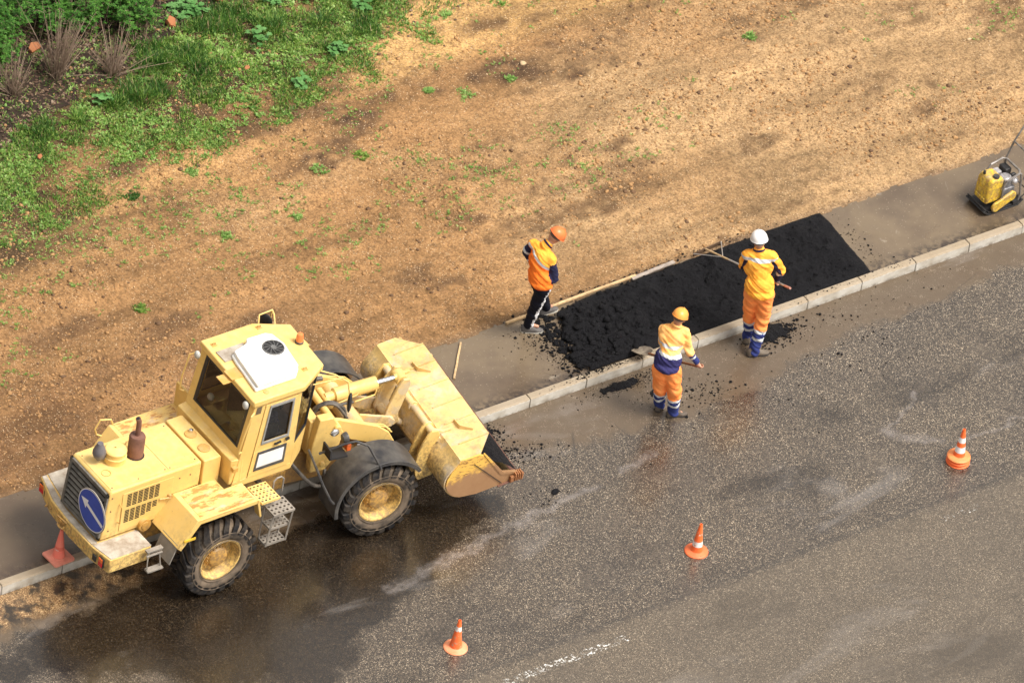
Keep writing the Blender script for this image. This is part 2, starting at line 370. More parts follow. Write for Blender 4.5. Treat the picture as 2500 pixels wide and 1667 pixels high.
GE = [(3.0,4.6),(3.6,4.72),(4.24,5.0),(4.9,5.5),(5.0,6.1),(5.41,6.15),(6.27,5.9),(7.09,5.72),(7.88,6.05),(8.46,6.0),(9.32,6.15),(9.9,6.75),(10.19,7.05),(10.96,7.12),(11.6,7.15),(13,12),(6,13),(2,9),(2,5)]
def pdist(X, Y, poly):
    D = np.full(X.shape, 9.)
    for i in range(len(poly)):
        x1,y1 = poly[i]; x2,y2 = poly[(i+1)%len(poly)]; dx,dy = x2-x1,y2-y1
        t = np.clip(((X-x1)*dx+(Y-y1)*dy)/(dx*dx+dy*dy), 0, 1); D = np.minimum(D, np.hypot(X-x1-t*dx, Y-y1-t*dy))
    return D
def soil_tone(X, Y):
    def lerp(a, b, t): return a + (np.array(b)-a)*np.clip(t,0,1)[:,None]
    j = fbm(X*.5,Y*.8,4,101)-.5; j2 = fbm(X*.9,Y*2.2,5,102)-.5; n_ = len(X)
    C = np.tile(np.array([.37,.208,.090]), (n_,1))
    C = lerp(C, (.47,.305,.155), (X-7.5)/6 + j*1.6 - np.clip(Y-4.8,0,9)*.45)           # greyer tan beside the patch and to the right
    C = lerp(C, (.56,.345,.140), np.clip((Y-5.75)/.5,0,1)*np.clip((X-8)/1.2,0,1)*np.clip(1.25-(X-13)*.35,0,1)+j*.8*(Y>5.5))   # golden sand
    C = lerp(C, (.50,.295,.125), np.exp(-((Y-5.35-j*1.2)/.5)**2)*np.clip((8-X)/2,0,1)*.9)
    C = lerp(C, (.115,.07,.042), (np.exp(-((Y-5.25-.02*X+j*.9)/.36)**2)*np.clip((X-6.5)/2,0,1)*np.clip((15.5-X)/3,0,1)*.75 + 3.0*j2 + 1.5*(fbm(X*6,Y*6,3,103)-.5) - .36)*.95)   # dark organic streak
    C = lerp(C, (.235,.128,.060), np.clip((7.5-X)/6,0,1)*np.exp(-((Y-2.3)/1.3)**2)*(.75+3*j2))     # wetter churned earth by the loader
    C = lerp(C, (.15,.085,.04), np.clip(j2*3.2-.42+1.2*(fbm(X*6,Y*6,3,104)-.5),0,.55))
    g = np.where(in_poly(X,Y,GE), 1, -1)*pdist(X,Y,GE); C = lerp(C, (.085,.055,.028), g*1.1+.15+j2*2.2)      # humus under the grass
    C = lerp(C, (.20,.135,.085), np.clip(1-(Y-1.33)/.16,0,1)*(.8+j2))
    return C
me_ = SOILO.data; co_ = np.empty(len(me_.vertices)*3, np.float32); me_.vertices.foreach_get('co', co_); co_ = co_.reshape(-1,3)
at_ = me_.color_attributes.new('tone', 'FLOAT_COLOR', 'POINT'); cl_ = np.ones((len(co_),4), np.float32); cl_[:,:3] = soil_tone(co_[:,0].astype(float), co_[:,1].astype(float)); at_.data.foreach_set('color', cl_.ravel())

# kerb stones, each one of its own
KL = .85
KLAB = {-1:'grey kerb stone cut by the left edge of the photo', 0:'grey kerb stone running from the left edge to the first joint', 1:'grey kerb stone under the right half of the pink cone, beside the loader bumper',
 7:'grey kerb stone below the raised loader bucket', 8:'grey kerb stone coming out from behind the bucket', 9:'clean grey kerb stone, second to the right of the bucket', 10:'grey kerb stone just left of the shovel blade',
 11:'grey kerb stone behind the shovelling worker', 12:'grey kerb stone right of the shovelling worker', 13:'grey kerb stone between the legs of the worker in the white helmet',
 14:'stained grey kerb stone right of the white helmeted worker', 15:'grey kerb stone at the right end of the black patch', 2:'grey kerb stone under the loader counterweight', 3:'grey kerb stone beside the far rear wheel of the loader', 4:'grey kerb stone under the loader cab',
 5:'grey kerb stone under the loader front frame', 6:'grey kerb stone beside the far front wheel of the loader', 16:'grey kerb stone right of the black patch, between patch and compactor',
 17:'grey kerb stone nearest the yellow compactor', 18:'grey kerb stone cut by the right edge of the photo'}
proto = None
for i in range(-1, 19):
    if proto is None:
        b = B(); b.prism([(-.0,-.15),(-.0,.125),(.018,.143),(.103,.143),(.103,-.15)], 0, KL-.012, 'x')
        # prism axis x: (a,b) -> (y,z)
        proto = b.build('kerb_stone', M_KERB, bev=.006); k = proto
    else: k = proto.copy(); COL.objects.link(k)
    k.location = (i*KL + .006, random.uniform(-.003,.003), random.uniform(-.003,.003)); k.rotation_euler = (0, 0, R(random.uniform(-.25,.25)))
    tag(k, KLAB[i], 'kerb stone', 'kerb stones along the road')
b = B()
for i in list(range(-40,-1))+list(range(19,70)): b.prism([(-.0,-.15),(-.0,.125),(.018,.143),(.103,.143),(.103,-.15)], i*KL+.006, i*KL+KL-.006, 'x')
tag(b.build('kerb', M_KERB), kind='structure')

# faded white lane dashes
def m_paint(lo_=.53, hi_=.59):
    n = NT('road_paint', (.78,.78,.76), .6)
    tr = n.t.nodes.new('ShaderNodeBsdfTransparent'); ms = n.t.nodes.new('ShaderNodeMixShader'); out = n.t.nodes['Material Output']
    x, y, z = n.sep(n.pos)
    fac = n.math('MULTIPLY', n.ramp(n.noise(26, 5, .75), [(lo_,0),(hi_,1)]), n.ramp(n.noise(4.5, 3), [(.40,0),(.52,1)]))
    n.t.links.new(fac, ms.inputs[0]); n.t.links.new(tr.outputs[0], ms.inputs[1]); n.t.links.new(n.b.outputs[0], ms.inputs[2]); n.t.links.new(ms.outputs[0], out.inputs[0])
    return n.m
MP = m_paint()
MP2 = m_paint(.58, .64)
for (x0, x1, y, hw, lab) in ((3.3, 6.25, -3.98, .055, 'long worn white lane dash at the bottom edge'), (11.0, 11.62, -3.98, .045, 'short worn white lane dash below the striped cone stack')):
    b = B(); b.boxb(x0, x1, y-hw, y+hw, -.02, .004); o = b.build('lane_marking', MP if x0 < 9 else MP2, origin=((x0+x1)/2, y, 0)); tag(o, lab, 'road marking', 'lane dashes')

# ================================================================ fresh asphalt patch
PATCH = [(8.62,.10),(8.55,.45),(8.72,.62),(8.60,.80),(8.80,1.0),(8.90,1.22),(9.4,1.31),(10.2,1.315),(11.15,1.34),(12.2,1.36),(13.09,1.36),(13.09,1.1),(13.05,.8),(13.0,.3),(12.97,.10)]
def patch_z(X, Y):
    jx = X + .10*(fbm(X*6,Y*6,3,51)-.5)*2*np.clip((9.6-X),.12,1); jy = Y + .03*(fbm(X*9,Y*9,3,52)-.5)
    ins = in_poly(jx, jy, PATCH); d = np.where(ins, pdist(jx, jy, PATCH), 0)
    lump = np.clip((10.6-X)/1.6, 0, 1)
    z = .125 + np.clip(d/np.where(X>12,.04,.07), 0, 1)**.6*(.030+.035*np.clip((11.5-X)/2.5, 0, 1)) + d.clip(0,.3)/.3*(.075*(fbm(X*7,Y*7,5,53,.6)-.5)*2 + lump*.085*(fbm(X*4.2,Y*4.2,4,54)-.35) + .014*np.sin(X*7+Y*4+6*fbm(X*2,Y*2,2,55)))
    z = np.where(Y < .115, np.minimum(z, .150), z)
    return np.where(ins, np.maximum(z, .132), .10)
tag(sheet('fresh_asphalt_patch', np.arange(8.3, 13.4, .014), np.arange(.07, 1.5, .014), patch_z, M_HOT, mask=lambda X,Y: patch_z(X,Y) > .124),
    'spread of fresh black asphalt filling the sidewalk between kerb and soil', 'asphalt patch')

# ---------------------------------------------------------------- scattered small lumps
def ico():
    t = (1+5**.5)/2; v = np.array([(-1,t,0),(1,t,0),(-1,-t,0),(1,-t,0),(0,-1,t),(0,1,t),(0,-1,-t),(0,1,-t),(t,0,-1),(t,0,1),(-t,0,-1),(-t,0,1)])/math.hypot(1,t)
    f = [(0,11,5),(0,5,1),(0,1,7),(0,7,10),(0,10,11),(1,5,9),(5,11,4),(11,10,2),(10,7,6),(7,1,8),(3,9,4),(3,4,2),(3,2,6),(3,6,8),(3,8,9),(4,9,5),(2,4,11),(6,2,10),(8,6,7),(9,8,1)]
    return v, np.array(f)
IV, IF = ico()
def lumps(name, P, S, mats, mi=None, flat=.7, smooth=False):
    n = len(P); A = rng.uniform(0, 2*math.pi, n); V = np.repeat(IV[None], n, 0)*(1+rng.uniform(-.3,.3,(n,12,1)))
    sc = rng.uniform(.7,1.3,(n,1,3))*np.array([1,1,flat]); V = V*sc; c, s = np.cos(A)[:,None], np.sin(A)[:,None]
    x = V[:,:,0]*c - V[:,:,1]*s; y = V[:,:,0]*s + V[:,:,1]*c; V = np.stack([x,y,V[:,:,2]],2)*np.asarray(S)[:,None,None] + P[:,None,:]
    F = (IF[None] + (np.arange(n)*12)[:,None,None]).reshape(-1,3); V = V.reshape(-1,3)
    me = bpy.data.meshes.new(name); me.vertices.add(len(V)); me.vertices.foreach_set('co', V.ravel().astype(np.float32))
    me.loops.add(len(F)*3); me.polygons.add(len(F)); me.loops.foreach_set('vertex_index', F.ravel().astype(np.int32))
    me.polygons.foreach_set('loop_start', np.arange(len(F), dtype=np.int32)*3); me.polygons.foreach_set('loop_total', np.full(len(F), 3, np.int32))
    for m in (mats if isinstance(mats, list) else [mats]): me.materials.append(m)
    if mi is not None: me.polygons.foreach_set('material_index', np.repeat(mi, 20).astype(np.int32))
    me.update(); o = bpy.data.objects.new(name, me); COL.objects.link(o); return o
def stone_mat(name, c1, c2, sc=12):
    n = NT(name, rough=.8, spec=.3); n.set('Base Color', n.mix(n.noise(sc, 2), c1, c2)); return n.m
MS = [stone_mat('pale_pebble', (.40,.27,.145), (.58,.44,.28), 30), stone_mat('tan_pebble', (.36,.22,.11), (.52,.36,.20), 30), stone_mat('soil_clod', (.26,.14,.06), (.44,.26,.115), 6), stone_mat('dark_clod', (.09,.055,.035), (.18,.10,.05), 6)]
def zsoil(P): return soil_z(P[:,0], P[:,1])
n = 30000; P = np.stack([rng.uniform(-1,19.5,n), 1.36+rng.uniform(0,1,n)**1.15*9.0, np.zeros(n)],1)
dens = fbm(P[:,0]*.8, P[:,1]*.9, 3, 61); P = P[(dens > rng.uniform(.36,.80,n))]; n = len(P)
S = .0024 + .0026*rng.exponential(1,n).clip(0,4.5); P[:,2] = zsoil(P)+S*.25
tag(lumps('gravel', P, S, MS[:2], (rng.uniform(0,1,n) > .45).astype(int)), 'pale gravel pebbles scattered over the sandy soil', 'gravel', kind='stuff')
n = 90000; P = np.stack([rng.uniform(-1,19.5,n), 1.40+rng.uniform(0,1,n)*9.0, np.zeros(n)],1)
cd = fbm(P[:,0]*.55, P[:,1]*.9, 4, 62); left = np.clip((9-P[:,0])/9, 0, 1)*np.exp(-((P[:,1]-2.6)/1.6)**2)
P = P[(cd+.22*left > rng.uniform(.42,.78,n))]; n = len(P); S = .004+.0062*rng.exponential(1,n).clip(0,4.5); P[:,2] = zsoil(P)+S*.15
tag(lumps('soil_clods', P, S, MS[2:], (rng.uniform(0,1,n) > .80).astype(int), .6), 'brown clods of churned soil beside the sidewalk', 'soil clods', kind='stuff')
# individually visible stones
for k, (x, y, s, m, lab) in enumerate([(11.41,5.5,.055,0,'pale flat stone lying alone on bare soil, upper middle'),(17.0,3.35,.035,0,'small white stone on the soil at far right'),(13.5,3.0,.03,0,'small white stone above the black patch'),
        (11.35,5.75,.035,1,'tan stone just above the pale flat stone')]):
    P = np.array([[x,y,float(soil_z(np.array([x]),np.array([y]))[0])+s*.3]]); o = lumps('stone', P*0, np.array([s]), [MS[m]], None, .6); o.location = P[0]; tag(o, lab, 'stone')
# black asphalt crumbs
def crumbs(n, cx, cy, sx, sy, ang, zf, sm=.005):
    a = rng.normal(0, 1, (n,2))*np.array([sx,sy]); c, s = math.cos(ang), math.sin(ang)
    return np.stack([cx+a[:,0]*c-a[:,1]*s, cy+a[:,0]*s+a[:,1]*c, np.full(n, zf)],1), sm*(.5+rng.exponential(.8,n).clip(0,3))
PP=[];SS=[]
for (n,cx,cy,sx,sy,an,zf,sm) in [(900,8.62,.62,.16,.34,0,.125,.007),(260,8.35,.8,.16,.25,0,.123,.004),(900,9.0,-.16,.34,.07,0,.003,.003),(500,9.35,-.42,.24,.12,.3,.003,.0028),
        (420,9.0,.06,.5,.03,0,.145,.003),(500,11.25,-.22,.22,.10,.1,.003,.007),(180,9.75,-.75,.22,.16,0,.003,.006),(420,6.85,-.16,.13,.09,-.2,.003,.006),(300,7.0,-.6,.24,.12,-.4,.003,.005),
        (110,6.95,-1.45,.25,.12,.6,.003,.0035),(160,10.6,-1.15,1.1,.5,0,.003,.004),(260,12.0,-.25,.8,.2,0,.003,.004),(160,12.4,.05,.7,.03,0,.145,.003),(200,11.0,1.4,.9,.03,0,.14,.005),
        (140,13.2,.7,.08,.35,0,.124,.004),(120,10.0,1.38,.4,.02,0,.15,.006),(90,12.3,-.9,.6,.3,.3,.003,.005)]:
    p, s = crumbs(n,cx,cy,sx,sy,an,zf,sm); PP.append(p); SS.append(s)
P = np.concatenate(PP); S = np.concatenate(SS); k = (P[:,2] > .1) | (P[:,1] < -.005); P, S = P[k], S[k]
k = ~((P[:,2] > .1) & (P[:,1] < .01)); P, S = P[k], S[k]
P[:,2] = np.where((P[:,2]>.1)&(P[:,1]>.103), P[:,2], np.where(P[:,2]>.1, .145, .002)) + S*.3
tag(lumps('asphalt_crumbs', P, S, M_HOT, flat=.65), 'loose black asphalt crumbs around the patch, kerb and road', 'asphalt crumbs', kind='stuff')
n=900; P = np.stack([8.55+rng.uniform(0,1,n)**1.7*4.3, rng.uniform(.15,1.3,n), np.zeros(n)],1); P[:,2]=patch_z(P[:,0],P[:,1]).clip(.125)+.005
tag(lumps('asphalt_lumps', P, .005+.0075*(1+1.2*(P[:,0]<9.7))*rng.exponential(1,n).clip(0,2.6), M_HOT, flat=.75), 'bigger black asphalt lumps at the ragged left end of the patch', 'asphalt lumps', kind='stuff')
def heap(name, cx, cy, rx, ry, h, z0, lab, ang=0, seed=0):
    def zf(X,Y):
        c,s = math.cos(ang), math.sin(ang); u=((X-cx)*c+(Y-cy)*s)/rx; v=(-(X-cx)*s+(Y-cy)*c)/ry
        d = np.sqrt(u*u+v*v)+ .9*(fbm(X*14,Y*14,4,seed)-.5); return z0 + h*np.clip(1-d,-.2,1)*(1+.6*(fbm(X*30,Y*30,3,seed+5)-.5))
    m = max(rx,ry)*1.5
    o = sheet(name, np.arange(cx-m,cx+m,.012), np.arange(cy-m,cy+m,.012), zf, M_HOT, mask=lambda X,Y: zf(X,Y) > z0); tag(o, lab, 'asphalt pile')
heap('asphalt_spill', 11.22,-.17,.26,.14,.035,.001,'black asphalt spill on the road right of the white helmeted worker',.1,71)
heap('asphalt_spill', 6.84,-.13,.17,.11,.06,.001,'black asphalt spill at the kerb beside the bucket plate',-.2,72)
heap('asphalt_spill', 8.9,-.16,.30,.08,.02,.001,'thin black asphalt spill on the road by the shovel',0,73)
heap('asphalt_spill', 9.33,-.42,.20,.09,.02,.001,'thin black asphalt spill behind the shovelling worker',.4,74)
heap('asphalt_spill', 7.02,-1.42,.07,.05,.03,.001,'lone black asphalt lump on the open road right of the bucket',.4,75)
# ================================================================ vegetation
def leaf_mat(name, c1, c2, c3=None, rough=.55):
    n = NT(name, rough=rough, spec=.35); c = n.mix(n.ramp(n.noise(3.5, 3), [(.35,0),(.65,1)]), c1, c2)
    if c3: c = n.mix(n.ramp(n.noise(28, 2), [(.5,0),(.62,1)]), c, c3)
    n.set('Base Color', c)
    tl = n.t.nodes.new('ShaderNodeBsdfTranslucent'); ms = n.t.nodes.new('ShaderNodeMixShader'); ms.inputs[0].default_value = .25
    n.t.links.new(c, tl.inputs[0]); out = n.t.nodes['Material Output']
    n.t.links.new(n.b.outputs[0], ms.inputs[1]); n.t.links.new(tl.outputs[0], ms.inputs[2]); n.t.links.new(ms.outputs[0], out.inputs[0]); return n.m
G1 = leaf_mat('grass_green', (.07,.17,.020), (.15,.28,.035), (.32,.42,.10)); G2 = leaf_mat('grass_dark', (.028,.095,.010), (.06,.155,.022))
G3 = leaf_mat('weed_green', (.13,.28,.05), (.22,.38,.09), (.34,.46,.15)); G4 = leaf_mat('blue_green_leaf', (.09,.24,.06), (.16,.34,.11))
G5 = leaf_mat('bush_leaf', (.020,.088,.008), (.048,.155,.016), (.11,.26,.038)); DRY = leaf_mat('dry_grass', (.28,.20,.11), (.42,.32,.18))
LIT = leaf_mat('dead_leaf', (.09,.05,.032), (.20,.13,.085), (.34,.25,.18)); TW = stone_mat('twig_bark', (.16,.11,.08), (.32,.24,.18), 9)
def leaves(name, P, az, L, W, el, droop, mats, mi=None, shape=.5):
    """P (n,3) bases; each leaf is a bent, tapering blade"""
    n = len(P); az=np.asarray(az); L=np.broadcast_to(L,(n,)); W=np.broadcast_to(W,(n,)); el=np.broadcast_to(el,(n,)); droop=np.broadcast_to(droop,(n,))
    dx, dy = np.cos(az), np.sin(az); sx, sy = -dy, dx
    def pt(t, w, e):
        h = L*t; hor = h*np.cos(e); ver = h*np.sin(e) - droop*L*t*t
        return np.stack([P[:,0]+dx*hor+sx*w*W, P[:,1]+dy*hor+sy*w*W, P[:,2]+ver],1)
    V = np.stack([pt(0,-.25,el), pt(0,.25,el), pt(shape,.5,el), pt(shape,-.5,el), pt(1,0,el)],1).reshape(-1,3)
    o5 = (np.arange(n)*5)[:,None]; q = o5+np.array([0,1,2,3]); t = o5+np.array([3,2,4])
    li = np.concatenate([q,t],1).ravel(); ls = (np.arange(n)*7)[:,None]+np.array([0,4]); lt = np.tile([4,3], n)
    me = bpy.data.meshes.new(name); me.vertices.add(n*5); me.vertices.foreach_set('co', V.ravel().astype(np.float32))
    me.loops.add(n*7); me.polygons.add(n*2); me.loops.foreach_set('vertex_index', li.astype(np.int32))
    me.polygons.foreach_set('loop_start', ls.ravel().astype(np.int32)); me.polygons.foreach_set('loop_total', lt.astype(np.int32))
    for m in (mats if isinstance(mats, list) else [mats]): me.materials.append(m)
    if mi is not None: me.polygons.foreach_set('material_index', np.repeat(mi, 2).astype(np.int32))
    me.update(); o = bpy.data.objects.new(name, me); COL.objects.link(o); return o
LITP = [(4.3,7.0),(5.3,7.25),(6.6,7.3),(7.2,7.75),(8.5,8.15),(9.6,8.3),(10.5,12),(4,12)]
def gdens(X, Y):
    d = np.where(in_poly(X,Y,GE), 1, -1)*pdist(X,Y,GE)
    return np.clip(d*1.8 + (fbm(X*1.6,Y*1.6,4,81)-.5)*3.0 + .55 - np.clip((5.8-X)*.6,0,1.25)*np.clip((6.9-Y)/.4,0,1), 0, 1)
def rnd(n, x0, x1, y0, y1): return np.stack([rng.uniform(x0,x1,n), rng.uniform(y0,y1,n), np.zeros(n)],1)
def setz(P): P[:,2] = soil_z(P[:,0], P[:,1]); return P
# short grass blades
P = rnd(420000, 2.4, 12.6, 4.3, 11.2); g = gdens(P[:,0],P[:,1]); lit = in_poly(P[:,0]+.4*(fbm(P[:,0]*2,P[:,1]*2,3,82)-.5),P[:,1]+.5*(fbm(P[:,0]*2,P[:,1]*2,3,83)-.5),LITP)
cl = fbm(P[:,0]*4.5,P[:,1]*4.5,3,84); keep = g*np.where(lit,.12,1)*np.clip((cl-.37)*6,.03,1) > rng.uniform(0,1,len(P)); P = setz(P[keep]); n = len(P)
tall = np.clip((fbm(P[:,0]*1.4,P[:,1]*1.4,3,85)-.52)*6,0,1)*np.clip((P[:,1]-6.4)/.6,0,1)
L = rng.uniform(.03,.075,n)*(1+1.6*tall); mi = np.where(rng.uniform(0,1,n) < .25+.6*tall, 1, 0); mi = np.where(rng.uniform(0,1,n) < .06, 2, mi)
tag(leaves('grass', P, rng.uniform(0,6.283,n), L, .007+.005*rng.uniform(0,1,n), rng.uniform(.5,1.45,n), rng.uniform(0,.35,n), [G1,G2,DRY], mi, .4), 'rough green grass covering the bank at upper left', 'grass', kind='stuff')
# broad-leaved rosettes in the grass and thinly over the soil
C = rnd(60000, 2.4, 12.6, 4.3, 10.5); g = gdens(C[:,0],C[:,1])*np.where(in_poly(C[:,0],C[:,1],LITP),.25,1); C = C[g*.55*np.clip((fbm(C[:,0]*2,C[:,1]*2,3,86)-.3)*3,0,1) > rng.uniform(0,1,len(C))]
def rosettes(C, r0, r1, k=8):
    m = len(C); P = np.repeat(C, k, 0); az = rng.uniform(0,6.283,m*k); s = np.repeat(rng.uniform(r0,r1,m), k); P = P + np.stack([np.cos(az)*s*.1, np.sin(az)*s*.1, s*0+.006],1)
    return P, az, s*rng.uniform(.7,1.2,m*k)
C = setz(C); P, az, L = rosettes(C, .025, .062); n = len(P)
tag(leaves('ground_weeds', P, az, L, L*.30, rng.uniform(.25,.95,n), rng.uniform(.1,.4,n), [G1,G3], (np.repeat(rng.uniform(0,1,len(C)),8) > .45).astype(int), .6), 'small broad leaved weeds growing through the grass', 'weeds', kind='stuff')
D = rnd(11000, 0, 19.5, 1.7, 9); f = fbm(D[:,0]*.5,D[:,1]*.8,3,87)+fbm(D[:,0]*2.2,D[:,1]*2.2,3,88)*.6; f = f+.16*np.exp(-((D[:,0]-7)/2.6)**2-((D[:,1]-4.6)/1.2)**2); fa = np.clip(1.08-(D[:,1]-1.6)*.0-np.clip((D[:,0]-7)/22,0,.3)-np.clip((3.4-D[:,1])*.16,0,.3),0,1)
near_g = np.clip(1-np.abs(pdist(D[:,0],D[:,1],GE))/1.6,0,1)
D = D[(f*fa+.12*near_g > rng.uniform(.70,1.22,len(D)))]; sp = rng.integers(2,6,len(D)); D = np.repeat(D, sp, 0); D[:,:2] += rng.normal(0,.05,(len(D),2)); D = setz(D); P, az, L = rosettes(D, .016, .042, 7); n = len(P)
tag(leaves('soil_sprouts', P, az, L, L*.24, rng.uniform(.3,1.1,n), .2, [G1,G3], (rng.uniform(0,1,n) > .4).astype(int), .5), 'thin green sprouts dotted over the bare soil', 'sprouts', kind='stuff')
# weed clumps one can tell apart on the bare soil
for k, (x, y, r, m, lab) in enumerate([(6.35,5.5,.10,G3,'green weed clump on soil below the left part of the grass bank'),(8.46,4.86,.13,G1,'dense dark green weed tuft on bare soil in mid slope'),
        (10.38,5.31,.15,G3,'bright green weed clump on the dark streak of soil, upper middle'),(7.82,4.84,.14,G3,'pale green weed clump left of the dense dark tuft'),(6.03,4.28,.12,G3,'light green weed clump on soil above the loader cab'),
        (11.09,5.31,.08,G3,'small green weed to the right of the bright clump on the dark streak'),(7.06,4.21,.07,G3,'little green weed between the loader and the slope tufts'),(14.43,4.66,.09,G3,'green weed on bare soil at upper right'),
        (5.4,5.43,.12,G2,'dark green grass tuft on soil at the left'),(11.08,6.75,.10,G3,'pale green weed at the right tip of the grass bank'),(4.3,3.55,.10,G1,'green weed patch on the soil at far left'),(9.98,5.55,.07,G3,'small weed beside the bright clump, to its left')]):
    q = 34; P = np.stack([rng.normal(0,r*.42,q).clip(-r*.7,r*.7), rng.normal(0,r*.42,q).clip(-r*.7,r*.7), np.zeros(q)],1); P, az, L = rosettes(P, .028, .055, 7); n = len(P)
    o = leaves('weed_clump', P, az, L, L*.26, rng.uniform(.3,1.2,n), .2, m, None, .5); o.location = (x, y, float(soil_z(np.array([x]),np.array([y]))[0])-.004); tag(o, lab, 'weed', 'weed clumps on the bare soil')
# lobed blue-green plants
def lobed(name, x, y, r, nl, lab):
    C = np.stack([rng.normal(0,r*.4,nl).clip(-r*.6,r*.6), rng.normal(0,r*.4,nl).clip(-r*.6,r*.6), rng.uniform(.03,.13,nl)],1); P = np.repeat(C, 5, 0); n = len(P)
    az = np.repeat(rng.uniform(0,6.283,nl),5)+np.tile(np.array([-1.1,-.55,0,.55,1.1]),nl)
    o = leaves(name, P, az, np.tile([.045,.06,.07,.06,.045],nl), .034, rng.uniform(-.1,.35,n), .15, G4, None, .62); z = float(soil_z(np.array([x]),np.array([y]))[0]); o.location = (x,y,z)
    tag(o, lab, 'plant', 'blue green lobed plants in the grass')
for a in [(8.1,8.25,.30,70,'blue green lobed plant beside the brick piece at the top of the bank'),(9.75,7.85,.26,55,'blue green lobed plant at the top edge, right'),(9.2,7.95,.16,30,'blue green lobed plant at the top edge between grass tufts'),
          (10.2,7.35,.18,26,'blue green lobed plant near the right end of the grass'),(6.05,7.12,.15,22,'blue green lobed plant below the dry shrub'),(8.6,7.35,.16,20,'blue green lobed plant in the middle of the long grass'),
          (8.55,6.35,.16,24,'blue green lobed plant on the lower edge of the grass'),(9.35,6.7,.14,20,'blue green lobed plant on the right slope of the grass')]: lobed('lobed_plant', *a)
# long grass tufts
for (x,y,r,n,lab) in [(7.15,7.5,.22,420,'long dark green grass tuft beside the second dry shrub'),(6.15,7.0,.12,220,'bright long grass tuft below the dry shrub'),(5.6,6.95,.11,150,'long grass tuft at the left photo edge side'),(7.55,7.35,.20,260,'long dark green grass tuft in the hollow of the bank'),
                      (6.6,6.95,.16,240,'dark grass tuft under the second dry shrub'),(8.9,7.5,.26,380,'long grass tuft in the upper middle of the bank'),(10.4,7.5,.26,380,'long green grass tuft near the right end of the bank'),(9.5,7.3,.2,240,'medium grass tuft left of the right end of the bank')]:
    P = np.stack([rng.normal(0,r*.45,n).clip(-r,r), rng.normal(0,r*.45,n).clip(-r,r), np.zeros(n)],1)
    o = leaves('grass_tuft', P, np.arctan2(P[:,1],P[:,0])+rng.normal(0,.8,n), rng.uniform(.12,.24,n), .008, rng.uniform(.7,1.45,n), rng.uniform(.1,.5,n), [G2,G1], (rng.uniform(0,1,n)>.6).astype(int), .4)
    o.location = (x,y,float(soil_z(np.array([x]),np.array([y]))[0])); tag(o, lab, 'grass tuft', 'long grass tufts on the bank')
# dead leaf litter on dark humus
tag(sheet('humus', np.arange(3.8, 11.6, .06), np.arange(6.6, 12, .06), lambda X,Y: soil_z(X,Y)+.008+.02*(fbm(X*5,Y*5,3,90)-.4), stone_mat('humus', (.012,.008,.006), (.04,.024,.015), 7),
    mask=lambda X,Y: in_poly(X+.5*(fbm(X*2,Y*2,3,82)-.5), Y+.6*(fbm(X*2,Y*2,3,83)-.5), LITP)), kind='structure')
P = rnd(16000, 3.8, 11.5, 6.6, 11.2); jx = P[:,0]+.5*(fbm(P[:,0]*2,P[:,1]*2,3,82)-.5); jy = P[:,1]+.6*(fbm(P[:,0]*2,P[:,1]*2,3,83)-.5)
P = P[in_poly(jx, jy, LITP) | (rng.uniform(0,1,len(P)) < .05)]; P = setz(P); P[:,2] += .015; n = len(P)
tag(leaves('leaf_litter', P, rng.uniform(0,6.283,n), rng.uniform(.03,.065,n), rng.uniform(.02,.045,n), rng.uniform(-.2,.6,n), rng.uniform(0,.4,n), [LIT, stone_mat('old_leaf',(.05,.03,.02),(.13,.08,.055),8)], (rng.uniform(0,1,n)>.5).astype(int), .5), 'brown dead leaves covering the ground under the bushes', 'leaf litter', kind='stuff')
# leafy bramble thickets
def bush(x, y, r, ns, lab, h=.55):
    z = float(soil_z(np.array([x]),np.array([y]))[0]); root = thing('leafy_bush', (x,y,z), lab, 'bush', 'leafy bushes in the upper left corner'); b = B(); C = []
    for k in range(int(ns*1.25)):
        a = random.uniform(0,6.283); q = random.uniform(.2,1)*r; p0 = Vector((random.gauss(0,r*.35), random.gauss(0,r*.35), 0)); p1 = p0+Vector((math.cos(a)*q*.5, math.sin(a)*q*.5, h*random.uniform(.5,1.1))); p2 = p0+Vector((math.cos(a)*q, math.sin(a)*q, h*random.uniform(.3,1)))
        pts = [p0.lerp(p1,t).lerp(p1.lerp(p2,t),t) for t in (0,.25,.5,.75,1)]; b.tube(pts, [.006,.005,.004,.003,.002], 4)
        for t in np.linspace(.35,1,8):
            c = p0.lerp(p1,t).lerp(p1.lerp(p2,t),t); C.append(c+Vector((random.gauss(0,.03),random.gauss(0,.03),random.gauss(0,.02))))
    b.build('stem', TW, root, origin=(0,0,0), smooth=False)
    C = np.array([tuple(c) for c in C]); m = len(C); k = 7; P = np.repeat(C,k,0); az = np.repeat(rng.uniform(0,6.283,m),k)+np.tile(np.linspace(0,6.283,k,endpoint=False),m); n = m*k
    o = leaves('foliage', P, az, rng.uniform(.026,.050,n), .018, rng.uniform(-.2,.6,n), .2, [G5,G2], (rng.uniform(0,1,n)>.75).astype(int), .55); o.parent = root
